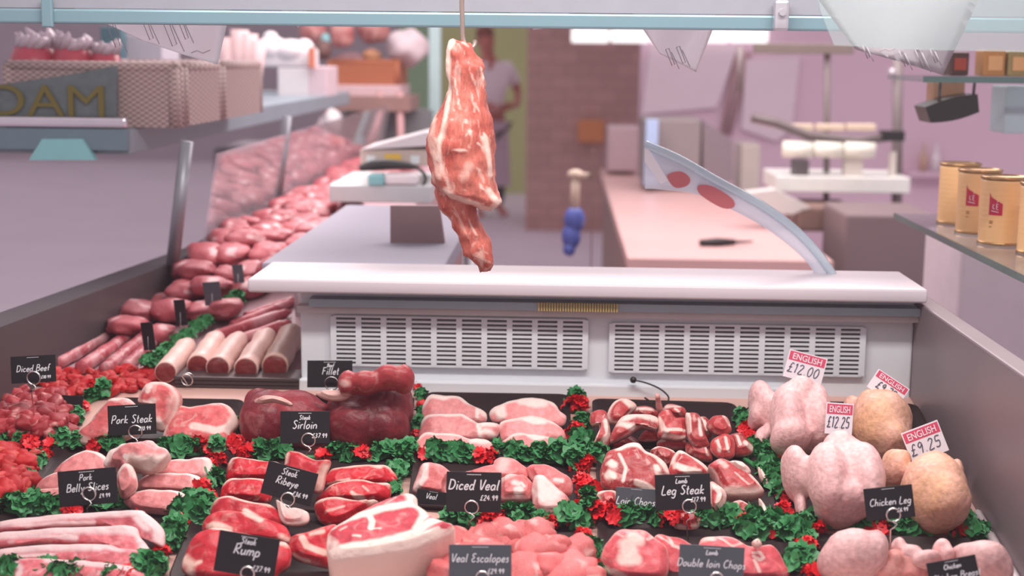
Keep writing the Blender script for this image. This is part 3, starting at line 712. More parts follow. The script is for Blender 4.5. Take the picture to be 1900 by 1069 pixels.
bm = bmesh.new(); tube(bm, [at_y(1066, 392, 4.6), at_y(1068, 330, 4.6)], 0.015, 8); tube(bm, [at_y(1068, 326, 4.6), at_y(1092, 326, 4.53)], 0.01, 8); ellipsoid(bm, at_y(1068, 324, 4.6), (Vector((0.028, 0, 0)), Vector((0, 0.02, 0)), Vector((0, 0, 0.018))), 2); solo('bag_hook', 'beige hook above the blue bag', 'hook', bm, mat('beige_hook', (0.50, 0.38, 0.30), 0.5))
simple('brown_post', 'dark brown post between the blue bag and the bench', 'post', 1086, 280, 1102, 996, 4.5, 0.05, mat('brown_post', (0.18, 0.10, 0.085), 0.5), 0)
# wrapping station on the right
Yw = 5.2
ws = thing('wrapping_rack', 'steel wrapping stand with three white rolls in the right background', 'rack', at_y(1530, 400, Yw))
bm = bmesh.new(); tube(bm, [at_y(1395, 218, Yw), at_y(1440, 228, Yw), at_y(1500, 252, Yw), at_y(1590, 262, Yw), at_y(1676, 250, Yw)], 0.017, 8); part('dark_arm', bm, mat('arm_grey', (0.13, 0.10, 0.10), 0.4), ws)
bm = bmesh.new(); pxbox(bm, 1636, 243, 1680, 262, Yw - 0.02, 0.06, 0.004); part('arm_head', bm, M_black, ws, False)
M_roll = mat('white_roll', (0.88, 0.86, 0.74), 0.5, var=0.03)
for (a, b) in ((1452, 1506), (1510, 1562), (1566, 1622)):
    bm = bmesh.new(); tube(bm, [at_y(a, 276, Yw), at_y(b, 278, Yw)], 0.030, 18); part('paper_roll', bm, M_roll, ws)
for (a, b) in ((1455, 1510), (1516, 1568), (1573, 1626)):
    bm = bmesh.new(); pxbox(bm, a, 231, b, 243, Yw + 0.02, 0.05, 0.003); part('cream_box', bm, mat('cream', (0.72, 0.58, 0.44), 0.5), ws, False)
bm = bmesh.new(); pxbox(bm, 1440, 330, 1690, 356, Yw - 0.05, 0.35, 0.004); part('tray_shelf', bm, mat('pale_board', (0.72, 0.72, 0.68), 0.4), ws, False)
bm = bmesh.new(); pxbox(bm, 1566, 288, 1602, 332, Yw, 0.05); part('bracket', bm, mat('pale_bracket', (0.62, 0.56, 0.50), 0.5), ws, False)
bm = bmesh.new(); pxbox(bm, 1650, 282, 1664, 332, Yw, 0.03); part('bracket', bm, MATS['pale_bracket'], ws, False)
for x in (1374, 1535, 1666):
    bm = bmesh.new(); tube(bm, [at_y(x, 86, Yw + 0.12), at_y(x - 2, 380 if x == 1535 else (170 if x == 1374 else 400), Yw + 0.12)], 0.012 if x != 1666 else 0.02, 8); part('pole', bm, mat('grey_brown_pole', (0.20, 0.16, 0.16), 0.45), ws)
bm = bmesh.new(); pxbox(bm, 1400, 82, 1585, 99, Yw + 0.09, 0.05, 0.003); part('top_bar', bm, mat('bar_brown', (0.20, 0.16, 0.14), 0.45), ws, False)
bm = bmesh.new(); ellipsoid(bm, at_y(1655, 134, Yw + .09), (Vector((.013, 0, 0)), Vector((0, .02, 0)), Vector((0, 0, .016))), 2); part('knob', bm, M_steel, ws)
# hanging white aprons on the mauve wall
for (pts, lab) in (([(1384, 110), (1485, 104), (1470, 240), (1440, 262), (1376, 240)], 'large pale apron hanging on the mauve wall behind the wrapping stand'), ([(1205, 84), (1370, 84), (1330, 200), (1192, 212)], 'broad pale sheet hanging on the mauve wall above the grey oven')):
    bm = bmesh.new(); prism(bm, [at_y(x, y, 8.95) for x, y in pts], (0, 0.04, 0)); solo('hanging_apron', lab, 'apron', bm, mat('pale_pink_cloth', (0.74, 0.60, 0.66), 0.7, var=0.05, scale=6), smooth=False)
bm = bmesh.new()
for (a, b) in (((1368, 100), (1340, 250)), ((1390, 95), (1352, 250))): tube(bm, [at_y(*a, 8.975), at_y(*b, 8.975)], 0.018, 6)
solo('rope', 'pair of brownish pink straps hanging left of the large apron', 'strap', bm, mat('pink_strap', (0.42, 0.24, 0.26), 0.6))
# pale wall unit and board lower right
simple('pale_unit', 'beige white wall unit standing right of the grey oven', 'unit', 1362, 268, 1412, 652, 7.4, 0.3, mat('beige_unit', (0.60, 0.52, 0.47), 0.5), 0.01)
bm = bmesh.new(); prism(bm, [at_y(*p, 5.0) for p in ((1378, 360), (1440, 352), (1505, 385), (1470, 398), (1410, 392))], (0, 0.1, 0)); solo('pale_board', 'pale sloping board below the wrapping stand', 'board', bm, mat('pale_grey_board', (0.60, 0.58, 0.55), 0.5), smooth=False)
simple('brown_tray', 'dark brown tray below the wrapping stand shelf', 'tray', 1480, 385, 1590, 430, 5.0, 0.3, mat('dark_brown_tray', (0.20, 0.12, 0.10), 0.5, var=0.2, scale=10), 0.01)
simple('brown_cupboard', 'low dark brown cupboard beyond the right end of the worktop', 'cupboard', 1560, 400, 1745, 600, 4.6, 0.4, mat('brown_cupboard', (0.19, 0.135, 0.14), 0.5, var=0.12, scale=3), 0.01)
simple('dark_box', 'small black box under the white rolls of the wrapping stand', 'box', 1474, 298, 1502, 328, Yw - 0.02, 0.1, M_dark, 0.003)
# row of glowing white blocks on the far right wall
lt = thing('bright_row', 'row of glowing white blocks high in the middle background', 'light', at_y(1240, 66, 8.9))
bm = bmesh.new(); pxbox(bm, 1190, 44, 1428, 52, 8.92, 0.08); part('upper_bar', bm, M_offwhite, lt, False)
for i in range(5):
    x = 1060 + i * 74; bm = bmesh.new(); pxbox(bm, x, 53, x + 70, 79, 8.90, 0.06, 0.01); part('glow_block', bm, mat('glowing_white', (1.0, 0.98, 0.98), 0.5, emit=1.0), lt, False)
# bottles on the bench at right
for (x, y, lab) in ((1712, 296, 'small amber bottle blurred left of the tins'), (1735, 300, 'small white bottle blurred just left of the tins')):
    bm = bmesh.new(); c = at_y(x, 318, 8.9); lathe(bm, [(0.025, 0), (0.026, 0.08), (0.025, 0.10), (0.009, 0.125), (0.009, 0.17)], c, 12); solo('bottle', lab, 'bottle', bm, mat('amber', (0.55, 0.36, 0.26), 0.3) if x < 1720 else M_whitesack)
bm = bmesh.new(); c = at_y(1712, 318, 8.9); boxmm(bm, (c.x - .1, 8.84, c.z - .03), (c.x + .25, 9.0, c.z - .0005)); solo('wall_ledge', 'small mauve ledge under the two blurred bottles', 'ledge', bm, M_mauve, smooth=False)
bm = bmesh.new(); pts = [(1514, -30), (1960, -30), (1960, 98), (1700, 92), (1548, 84), (1538, 60), (1522, 20)]  # reflected white band, built as a translucent milky sheet
prism(bm, [at_y(x, y, 1.70) for x, y in pts], (0, 0.004, 0)); solo('reflected_band', 'milky greenish pane added as a reflected band across the upper right corner', 'glass panel', bm, glass('reflection_milk', (0.90, 0.95, 0.94), 0.04, 0.20, (0.70, 0.80, 0.80)), smooth=False)
# ================================================================== RIGHT SHELVES AND TINS
xs = 0.655; zsh = at_x(1900, 510, xs).z
ye = at_x(1662, 396, xs).y
bm = bmesh.new(); boxmm(bm, (xs, 1.40, zsh - 0.008), (1.10, ye, zsh)); sh = solo('glass_shelf', 'lower glass shelf at the right carrying the yellow tins', 'shelf', bm, M_shelfglass, smooth=False)
bm = bmesh.new(); boxmm(bm, (xs - 0.004, 1.40, zsh - 0.010), (xs, ye, zsh + 0.001)); e = part('glass_edge', bm, M_edgeglass, None, False); bpy.context.view_layer.update(); setparent(e, sh, Matrix.Identity(4))
M_tin = mat('yellow_tin', (0.92, 0.55, 0.25), 0.35, var=0.06, scale=20, coat=0.2)
M_tinmetal = mat('tin_metal', (0.50, 0.30, 0.14), 0.25, metal=0.8)
M_flag = mat('red_flag', (0.55, 0.01, 0.06), 0.4)
tins = [((1752, 414), 'leftmost yellow ribbed tin, farthest along the glass shelf'), ((1788, 432), 'second yellow tin from the left with a red flag label'), ((1832, 452), 'third yellow tin from the left, its red flag label facing forward'), ((1893, 470), 'yellow tin cut off by the right edge of the photo')]
for (px, py), lab in tins:
    p = at_z(px + 24 if px < 1890 else px + 38, py, zsh); rr = 0.0365; H = 0.112
    t = thing('food_tin', lab, 'tin', p, 'yellow tins on the glass shelf')
    prof = [(rr * 0.97, 0.001), (rr * 1.02, 0.003), (rr, 0.006)]
    for i in range(34):
        z = 0.010 + i * (H - 0.020) / 33; prof.append((rr * (1.0 - (0.010 if i % 3 == 1 and 5 < i < 29 else 0)), z))
    prof += [(rr, H - 0.006)]
    bm = bmesh.new(); lathe(bm, prof, p, 36); part('tin_body', bm, M_tin, t)
    for z0, nm in ((0.0, 'bottom_rim'), (H - 0.005, 'top_rim')):
        bm = bmesh.new(); lathe(bm, [(rr * 0.94, z0), (rr * 1.035, z0 + 0.001), (rr * 1.035, z0 + 0.005), (rr * 0.95, z0 + 0.0055), (rr * 0.93, z0 + 0.003)], p, 36); part(nm, bm, M_tinmetal, t)
    # flag label wrapped on the front
    d = (CAMLOC - p); th0 = math.atan2(d.y, d.x) - 0.30
    if px == 1752: th0 += 1.9
    bm = bmesh.new(); n = 8; rows = []
    for i in range(n + 1):
        a = th0 - 0.30 + 0.60 * i / n
        zt_ = 0.081 - 0.012 * i / n + (0.006 if i == 0 else 0)
        rows.append([bm.verts.new(p + Vector((rr * 1.012 * math.cos(a), rr * 1.012 * math.sin(a), z))) for z in (0.050, zt_)])
    for i in range(n): bm.faces.new((rows[i][0], rows[i + 1][0], rows[i + 1][1], rows[i][1]))
    fl = part('flag_label', bm, M_flag, t); bpy.context.view_layer.update()
    if px != 1752:
        bm = bmesh.new()
        def cyl(u, z): 
            a = th0 + u; return p + Vector((rr * 1.02 * math.cos(a), rr * 1.02 * math.sin(a), z))
        for s in ([(-.05, .066), (-.10, .068), (-.12, .063), (-.08, .060), (-.04, .061)], [(.12, .068), (.04, .069), (.04, .060), (.12, .059)], [(.04, .0645), (.10, .064)], [(.06, .0715), (.10, .0735)], [(-.18, .057), (.14, .055)]):
            tube(bm, [cyl(u, z) for u, z in s], 0.0006, 5)
        q_ = part('flag_lettering', bm, M_paper, None); setparent(q_, fl, Matrix.Identity(4))
        bm = bmesh.new()
        for k, z in enumerate((0.040, 0.037, 0.031)): tube(bm, [cyl(-.25 + .05 * i, z) for i in range(4 - (k == 2))], 0.0007, 5)
        part('small_print', bm, mat('brown_print', (0.34, 0.15, 0.03), 0.5), t)
# upper glass shelf
Yu = 2.75
A = at_y(1713, 142, Yu); zu = A.z
bm = bmesh.new(); boxmm(bm, (A.x, Yu, zu - 0.010), (1.35, Yu + 0.30, zu)); us = solo('glass_shelf', 'upper glass shelf at the top right with brown packs on it', 'shelf', bm, M_shelfglass, smooth=False)
bm = bmesh.new(); boxmm(bm, (A.x, Yu - 0.004, zu - 0.011), (1.35, Yu, zu + 0.001)); e = part('glass_edge', bm, M_edgeglass, None, False); bpy.context.view_layer.update(); setparent(e, us, Matrix.Identity(4))
M_kraft = mat('kraft', (0.42, 0.19, 0.06), 0.6, var=0.15, scale=14)
for (x0, y0, x1, m, lab, nm) in ((1764, 96, 1800, mat('dark_pack', (0.06, 0.025, 0.02), 0.4), 'dark red brown jar on the upper glass shelf beside the paper corner', 'jar'), (1826, 92, 1868, M_kraft, 'amber kraft pack with portrait patch on the upper glass shelf', 'pack'), (1872, 94, 1912, mat('olive_pack', (0.28, 0.20, 0.08), 0.5), 'olive pack at the right end of the upper glass shelf', 'pack')):
    P0 = at_y(x0, y0, Yu + 0.08); P1 = at_y(x1, y0, Yu + 0.08)
    t = thing(nm, lab, nm, ((P0.x + P1.x) / 2, Yu + 0.11, zu + 0.001))
    bm = bmesh.new(); boxmm(bm, (P0.x, Yu + 0.08, zu + 0.001), (P1.x, Yu + 0.14, P0.z), 0.004); part('pack_body', bm, m, t, False)
    bm = bmesh.new(); w = P1.x - P0.x
    boxmm(bm, (P0.x + w * 0.22, Yu + 0.078, zu + 0.012), (P1.x - w * 0.15, Yu + 0.0801, P0.z - 0.012)); part('label_patch', bm, mat('patch_%s' % lab[:4], (0.62, 0.32, 0.14) if nm == 'pack' else (0.30, 0.04, 0.02), 0.5), t, False)
# amber packs hanging below + black tray
simple('amber_pack', 'amber pack seen below the upper glass shelf', 'pack', 1728, 152, 1792, 205, Yu + 0.10, 0.05, mat('amber_pack', (0.50, 0.26, 0.16), 0.4, var=0.2, scale=12), 0.004)
bt = thing('black_tray', 'tilted black tray hanging under the upper glass shelf', 'tray', at_y(1768, 205, Yu))
bm = bmesh.new(); n = 12; top = []; bot = []
for i in range(n + 1):
    u = i / n; top.append(at_y(1717 + 97 * u, 199 - 24 * u - 5 * math.sin(u * math.pi), Yu + 0.02)); bot.append(at_y(1727 + 90 * u, 228 - 20 * u + 5 * math.sin(u * math.pi), Yu + 0.02))
prism(bm, top + bot[::-1], (0, 0.09, 0)); part('tray_body', bm, M_black, bt, False)
for x in (1742, 1806):
    bm = bmesh.new(); tube(bm, [at_y(x, 190 - (x - 1742) * .2, Yu + 0.03), at_y(x + 3, 148, Yu + 0.03)], 0.003, 6); part('hanger', bm, M_dark, bt)
simple('blue_carton', 'pale blue white carton at the far right under the upper shelf', 'carton', 1862, 160, 1925, 248, Yu + 0.12, 0.1, mat('blue_carton', (0.42, 0.50, 0.55), 0.5, var=0.15, scale=5), 0.004)
simple('pale_plinth', 'pale mauve white wall block beyond the glass shelf with tins', 'block', 1766, 455, 1960, 760, 2.9, 0.3, mat('pale_mauve_block', (0.66, 0.56, 0.60), 0.5), 0.01)
# pale curved reflection built as a milky sheet above the worktop
crv = [(1560, 640), (1566, 575), (1545, 510), (1490, 440), (1420, 385), (1330, 335), (1260, 295), (1197, 268)]
inn = [(1197, 350), (1230, 352), (1290, 360), (1360, 390), (1430, 430), (1500, 490), (1530, 548)]
gt = thing('curved_reflection', 'milky curved sheet built as a pale reflection over the right end of the worktop', 'reflection sheet', at_y(1545, 545, 2.30))
bm = bmesh.new()
C = catmull([at_y(x, y, 2.30) for x, y in crv[1:]], 40); D = catmull([at_y(x, y, 2.30) for x, y in inn[::-1]], 40)
va = [bm.verts.new(c) for c in C]; vb = [bm.verts.new(c) for c in D]; vc = [bm.verts.new(c + np.array([0, .008, 0])) for c in C]; vd = [bm.verts.new(c + np.array([0, .008, 0])) for c in D]
for i in range(39):
    bm.faces.new((va[i], va[i + 1], vb[i + 1], vb[i])); bm.faces.new((vc[i], vc[i + 1], vd[i + 1], vd[i])); bm.faces.new((va[i], va[i + 1], vc[i + 1], vc[i])); bm.faces.new((vb[i], vb[i + 1], vd[i + 1], vd[i]))
part('reflection_sheet', bm, glass('pale_reflection', (0.93, 0.95, 0.98), 0.05, 0.62, (0.80, 0.82, 0.90)), gt)
bm = bmesh.new(); tube(bm, [Vector(c) for c in C], 0.007, 8); part('reflection_edge', bm, glass('edge_milk', (0.9, 0.95, 0.97), 0.08, 0.6, (0.62, 0.75, 0.82)), gt)
for (pts, nm) in (([(1238, 326), (1262, 318), (1280, 330), (1276, 344), (1252, 348)], 'red_patch'), ([(1295, 345), (1320, 345), (1358, 368), (1362, 384), (1340, 386), (1300, 362)], 'red_patch')):  # red blobs within the reflection, built as flat patches
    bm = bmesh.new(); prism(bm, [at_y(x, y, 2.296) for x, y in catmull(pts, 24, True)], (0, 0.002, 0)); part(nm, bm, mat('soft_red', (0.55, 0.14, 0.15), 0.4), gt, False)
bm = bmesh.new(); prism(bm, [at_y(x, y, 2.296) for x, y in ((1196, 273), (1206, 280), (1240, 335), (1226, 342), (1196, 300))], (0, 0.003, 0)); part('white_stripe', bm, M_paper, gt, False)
# ================================================================== HANGING PAPER CORNERS
def sheet(name, lab, pts, Y, prints, curl=0.01):
    bm = bmesh.new(); P = [at_y(x, y, Y) for x, y in pts]
    # gridded quad with a soft curl
    n = 14; g = []
    for i in range(n + 1):
        row = []
        for j in range(n + 1):
            u, v = i / n, j / n
            p = (P[0] * (1 - u) + P[1] * u) * (1 - v) + (P[3] * (1 - u) + P[2] * u) * v
            row.append(bm.verts.new(p + Vector((0, curl * math.sin(u * 5 + v * 2), 0))))
        g.append(row)
    for i in range(n):
        for j in range(n): bm.faces.new((g[i][j], g[i + 1][j], g[i + 1][j + 1], g[i][j + 1]))
    bmesh.ops.solidify(bm, geom=bm.faces[:], thickness=0.0008)
    o = solo(name, lab, 'paper sheet', bm, M_paper if Y > 2 else mat('grey_white_paper', (0.62, 0.58, 0.61), 0.6), 'printed paper sheets hanging from above')
    bm = bmesh.new()
    for s in prints:
        tube(bm, [at_y(x, y, Y - 0.0012 - curl) for x, y in s], 0.0006, 4)
    pr = part('printed_lines', bm, M_ink, None); bpy.context.view_layer.update(); setparent(pr, o, Matrix.Identity(4))
    return o
kn = lambda x, y, s=1.0: [[(x, y), (x + 20 * s, y + 50 * s), (x + 28 * s, y + 46 * s), (x + 10 * s, y - 4 * s), (x, y)], [(x + 18 * s, y + 8 * s), (x + 42 * s, y + 60 * s)]]
sheet('paper_sheet', 'large printed paper sheet hanging down at the upper left, above the wicker baskets', [(60, -20), (440, -20), (402, 120), (258, 74)], 2.10, kn(195, 38) + kn(262, 34, .8) + kn(300, 36) + kn(330, 38, .7) + [[(355, 98), (366, 94), (376, 99), (390, 93)], [(352, 36), (362, 33), (372, 38), (380, 33)]])
sheet('paper_sheet', 'small corner of a printed sheet showing below the rail near the top left middle', [(480, -20), (575, -20), (566, 40), (552, 52)], 2.10, [])
sheet('paper_sheet', 'large printed paper sheet hanging at the upper right, tip over the glass shelf', [(1490, -40), (1830, -40), (1752, 140), (1590, 92)], 1.80, kn(1600, 84, .5) + kn(1668, 94, .6) + kn(1698, 92, .7) + kn(1726, 92, .5) + [[(1632, 95), (1642, 90), (1650, 94), (1660, 90)]])
sheet('paper_sheet', 'pale printed sheet tip hanging in the middle right, over the oven', [(1170, 20), (1335, 20), (1292, 134), (1225, 100)], 2.12, kn(1235, 92, .6) + kn(1255, 88, .6))
sheet('paper_sheet', 'small dim sheet tip hanging beside the brown tiled wall', [(940, 20), (1060, 20), (1045, 50), (990, 55)], 2.12, [])
# ================================================================== MEAT MATERIALS
ME_pork = meat('pork', (0.78, 0.295, 0.285), (0.70, 0.215, 0.215), (0.81, 0.64, 0.58), 0.04, 40)
ME_porkd = meat('pork_steak', (0.70, 0.165, 0.16), (0.58, 0.09, 0.095), (0.79, 0.57, 0.51), 0.35, 45)
ME_beef = meat('beef', (0.68, 0.022, 0.036), (0.52, 0.010, 0.020), (0.77, 0.52, 0.44), 0.45, 55)
ME_rump = meat('rump', (0.62, 0.036, 0.050), (0.44, 0.014, 0.024), (0.77, 0.50, 0.42), 0.20, 40)
ME_dark = meat('dark_beef', (0.25, 0.026, 0.034), (0.13, 0.010, 0.016), (0.56, 0.26, 0.24), 0.20, 30, rough=0.42, bump=0.35)
ME_fillet = meat('fillet', (0.36, 0.05, 0.055), (0.25, 0.022, 0.028), (0.70, 0.41, 0.36), 0.25, 30)
ME_rib = meat('rib_joint', (0.62, 0.075, 0.10), (0.52, 0.04, 0.06), (0.83, 0.64, 0.56), 0.20, 45)
ME_lamb = meat('lamb', (0.56, 0.085, 0.085), (0.42, 0.035, 0.04), (0.83, 0.60, 0.53), 0.40, 70)
ME_gigot = meat('lamb_gigot', (0.66, 0.125, 0.14), (0.56, 0.075, 0.09), (0.83, 0.55, 0.49), 0.25, 45)
ME_veal = meat('veal', (0.74, 0.22, 0.21), (0.64, 0.13, 0.135), (0.81, 0.57, 0.53), 0.30, 40)
ME_belly = meat('belly', (0.68, 0.20, 0.22), (0.56, 0.11, 0.13), (0.79, 0.55, 0.54), 0.45, 35)
ME_diced = meat('diced_veal', (0.72, 0.175, 0.17), (0.58, 0.10, 0.105), (0.77, 0.45, 0.41), 0.35, 30)
ME_dicedbeef = meat('diced_beef', (0.40, 0.018, 0.030), (0.26, 0.010, 0.016), (0.70, 0.30, 0.28), 0.35, 45)
ME_mince = meat('bright_beef', (0.54, 0.012, 0.016), (0.38, 0.006, 0.008), (0.62, 0.10, 0.08), 0.2, 45)
ME_chick = meat('pale_skin', (0.84, 0.53, 0.51), (0.80, 0.47, 0.46), (0.86, 0.60, 0.56), 0.15, 18, rough=0.45, bump=0.4)
ME_corn = meat('corn_skin', (0.76, 0.42, 0.25), (0.80, 0.45, 0.36), (0.80, 0.48, 0.36), 0.2, 16, rough=0.45, bump=0.4)
ME_leg = meat('leg_flesh', (0.58, 0.18, 0.135), (0.42, 0.075, 0.055), (0.81, 0.57, 0.48), 0.6, 42, rough=0.45, bump=0.45, grain=(1.5, 1.2, .55))
ME_far = meat('far_cut', (0.50, 0.11, 0.13), (0.34, 0.05, 0.065), (0.72, 0.46, 0.46), 0.5, 30)
ME_joint = meat('rolled_joint', (0.26, 0.035, 0.035), (0.18, 0.02, 0.02), (0.76, 0.50, 0.44), 0.1, 20, bump=0.4)
ME_joint2 = meat('rolled_joint_brown', (0.26, 0.035, 0.035), (0.18, 0.02, 0.02), (0.45, 0.29, 0.24), 0.1, 20, bump=0.4)
# ================================================================== TRAYS
M_tray = mat('black_tray', (0.026, 0.014, 0.014), 0.5, var=0.2, scale=15, spec=0.2)
def tray(lab, q, h=0.010):
    P = [deck(x, y, 0.0006) for x, y in q]
    c = sum(P, Vector()) / 4
    bm = bmesh.new()
    # rounded corner outline
    pts = []
    for i in range(4):
        a, b, d = P[i - 1], P[i], P[(i + 1) % 4]
        for t in np.linspace(0, 1, 5):
            e0 = b + (a - b).normalized() * 0.018; e1 = b + (d - b).normalized() * 0.018
            pts.append((e0 * (1 - t) + b * t) * (1 - t) + (b * (1 - t) + e1 * t) * t)
    n = len(pts)
    def ring(s, z): return [bm.verts.new(c + (p - c) * s + DN * z) for p in pts]
    rr = [ring(0.93, 0.0), ring(0.985, h), ring(1.0, h), ring(0.995, h - 0.003), ring(0.96, h - 0.003), ring(0.92, 0.0025)]
    for a, b in zip(rr[:-1], rr[1:]):
        for k in range(n): bm.faces.new((a[k], a[(k + 1) % n], b[(k + 1) % n], b[k]))
    bm.faces.new(rr[0][::-1]); bm.faces.new(rr[-1])
    return solo('meat_tray', lab, 'tray', bm, M_tray, 'black trays on the deck')
tray('black tray under the pork steaks', [(150, 823), (440, 829), (455, 752), (215, 748)])
tray('black tray under the pork loin chops with the twisted slice', [(35, 928), (370, 940), (402, 842), (105, 836)])
tray('black tray under the pork belly slices', [(-60, 1075), (285, 1085), (318, 958), (-20, 950)])
tray('black tray under the dark beef sirloin joints', [(452, 832), (762, 830), (770, 745), (455, 744)])
tray('black tray under the ribeye steaks', [(388, 948), (730, 968), (752, 850), (410, 846)])
tray('black tray under the rump steaks and rib joint', [(310, 1090), (828, 1105), (830, 975), (365, 955)])
tray('black tray under the six pale pork chops', [(782, 832), (1062, 845), (1056, 742), (790, 738)])
tray('black tray under the veal cutlets', [(757, 948), (1072, 968), (1066, 858), (768, 852)])
tray('black tray under the veal escalope pieces', [(835, 1090), (1090, 1100), (1078, 985), (838, 978)])
tray('black tray under the small lamb cutlets', [(1102, 836), (1408, 850), (1362, 758), (1098, 750)])
tray('black tray under the lamb leg steaks', [(1108, 955), (1448, 975), (1412, 852), (1104, 842)])
tray('black tray under the lamb double loin chops', [(1108, 1092), (1500, 1098), (1462, 985), (1108, 975)])
tray('black tray under the diced beef at the left edge', [(-60, 820), (135, 825), (165, 735), (-20, 735)])
tray('black tray under the whole chickens', [(1445, 978), (1810, 985), (1700, 760), (1385, 752)])
tray('black tray under the chicken legs and pieces', [(1510, 1098), (1872, 1098), (1822, 1012), (1490, 1002)])
# ================================================================== COLUMN: PALE PORK CHOPS (middle back)
G = 'pale pork chops in two shingled columns'
def chop(lab, pts, ln=(), **k):
    return slab('pork_chop', lab, 'chop', cE(pts), ME_pork, tilt=48, thick=0.013, dome=0.003, rim=(10, 1.0, 'top'), fat=[(cE(a), w, s) for a, w, s in ln], group=G, side=0.6, **k)
chop('pale pork chop at the back of the left column of six', [(165, 225), (195, 150), (240, 118), (340, 122), (450, 135), (530, 195), (600, 225), (650, 255), (640, 305), (580, 330), (400, 335), (180, 320)], [([(250, 130), (320, 145), (370, 128)], 10, 1), ([(570, 220), (575, 300)], 4, .9), ([(600, 240), (640, 270)], 9, .8)], lift=0.016)
chop('pale pork chop in the middle of the left column of six', [(150, 340), (190, 275), (270, 258), (380, 260), (470, 262), (530, 300), (600, 335), (690, 325), (745, 345), (740, 410), (690, 440), (560, 455), (400, 460), (160, 450)], [([(580, 340), (595, 440)], 4, .9), ([(620, 350), (700, 345)], 8, .8), ([(630, 400), (700, 425)], 8, .7)], lift=0.014)
chop('pale pork chop at the front of the left column of six', [(100, 480), (150, 415), (200, 395), (300, 400), (420, 405), (500, 440), (560, 455), (640, 450), (690, 490), (680, 545), (400, 560), (110, 540)], [([(540, 470), (660, 470)], 9, .8)], lift=0.012)
chop('pale pork chop at the back of the right column of six', [(660, 240), (740, 190), (800, 165), (880, 150), (1000, 143), (1110, 163), (1150, 190), (1190, 240), (1235, 285), (1205, 345), (1000, 350), (800, 335), (680, 310)], [([(680, 235), (745, 215), (750, 280)], 12, .9), ([(900, 170), (1000, 195), (1060, 190)], 12, 1), ([(1150, 200), (1215, 290)], 6, .6)], lift=0.016)
chop('pale pork chop in the middle of the right column of six', [(740, 330), (790, 300), (860, 288), (1000, 275), (1100, 305), (1180, 345), (1225, 400), (1220, 450), (1000, 470), (800, 470), (740, 435)], [([(930, 300), (1000, 325), (1060, 320)], 10, 1)], lift=0.014)
chop('pale pork chop at the front of the right column of six', [(710, 490), (790, 430), (870, 400), (1000, 408), (1100, 430), (1200, 460), (1230, 520), (1150, 565), (900, 565), (720, 550)], [([(960, 415), (1010, 440), (1050, 435)], 10, 1)], lift=0.012)
# ================================================================== VEAL CUTLETS (middle)
G = 'veal cutlets behind the diced veal card'
def vc(nm, lab, pts, ln=(), **k):
    k.setdefault('tilt', 40); k.setdefault('thick', 0.018); k.setdefault('rim', (5, .5, 'all'))
    return slab(nm, lab, 'cutlet', cF(pts), ME_veal, fat=[(cF(a), w, s) for a, w, s in ln], group=G, **k)
vc('veal_cutlet', 'pink veal cutlet with a pale bone edge left of the Diced Veal card', [(150, 250), (200, 210), (300, 225), (370, 280), (400, 300), (350, 400), (345, 475), (220, 460), (100, 435), (120, 350)], [([(195, 230), (190, 340), (130, 420)], 8, 1)], tilt=55)
vc('veal_cutlet', 'rounded veal cutlet at the back above the Diced Veal card', [(450, 310), (560, 265), (680, 240), (700, 200), (760, 175), (850, 190), (940, 250), (960, 310), (900, 345), (740, 350), (600, 350)], [([(780, 230), (760, 280)], 16, .55)], lift=0.035)
vc('veal_cutlet', 'veal cutlet with white bone flecks just right of the Diced Veal card', [(740, 310), (860, 290), (960, 330), (1000, 420), (970, 490), (860, 490), (740, 480)], [([(850, 390), (880, 400)], 8, .8), ([(870, 445), (890, 440)], 8, 1), ([(760, 340), (850, 310)], 12, .7), ([(900, 390), (920, 420)], 4, .8)], lift=0.022)
vc('veal_cutlet', 'red speckled veal cutlet at the right rim of its tray', [(930, 240), (1010, 220), (1110, 240), (1200, 290), (1270, 350), (1260, 440), (1150, 440), (1000, 350), (950, 300)], [([(1150, 370), (1200, 380)], 6, .7)], lift=0.030)
vc('veal_cutlet', 'front veal cutlet with a large white membrane patch', [(985, 310), (1050, 300), (1110, 350), (1200, 430), (1270, 500), (1300, 590), (1200, 605), (1050, 600), (985, 570), (975, 420)], [([(1050, 335), (1080, 420), (1110, 500)], 24, .95), ([(1110, 380), (1160, 450)], 18, .8), ([(980, 420), (1060, 520), (1140, 530)], 6, .8)], lift=0.014, tilt=45)
slab('veal_trim', 'small pink veal trimming behind the Diced Veal card', 'trimming', cF([(400, 580), (440, 560), (560, 565), (575, 590), (480, 610)]), ME_veal, tilt=30, side=.2)
# ================================================================== LAMB CUTLETS (right back)
G = 'small lamb cutlets in the back tray'
def lc_(nm, lab, pts, ln=(), rim=(2.5, .8, 'all'), **k):
    k.setdefault('tilt', 45); k.setdefault('thick', 0.016)
    return slab(nm, lab, 'cutlet', cG(pts), ME_lamb, rim=(rim[0] * .6, rim[1] * .9, rim[2]), side=.28, fat=[(cG(a), w * .72, s) for a, w, s in ln], group=G, **k)
lc_('lamb_cutlet', 'curved lamb cutlet at the far left of the cutlet tray', [(140, 270), (180, 228), (250, 235), (272, 300), (292, 400), (270, 490), (170, 520), (150, 505), (195, 430), (205, 345), (150, 340)], [([(250, 330), (270, 420), (220, 490)], 8, .9)], centre=cG([(235, 340)])[0], tilt=55, lift=.02)
lc_('lamb_cutlet', 'round lamb cutlet eye standing at the back left', [(268, 250), (330, 165), (420, 150), (480, 210), (430, 270), (370, 330), (300, 338), (268, 300)], [([(400, 170), (450, 220)], 12, .9)], lift=.035, tilt=60, rim=(8, 1, 'all'))
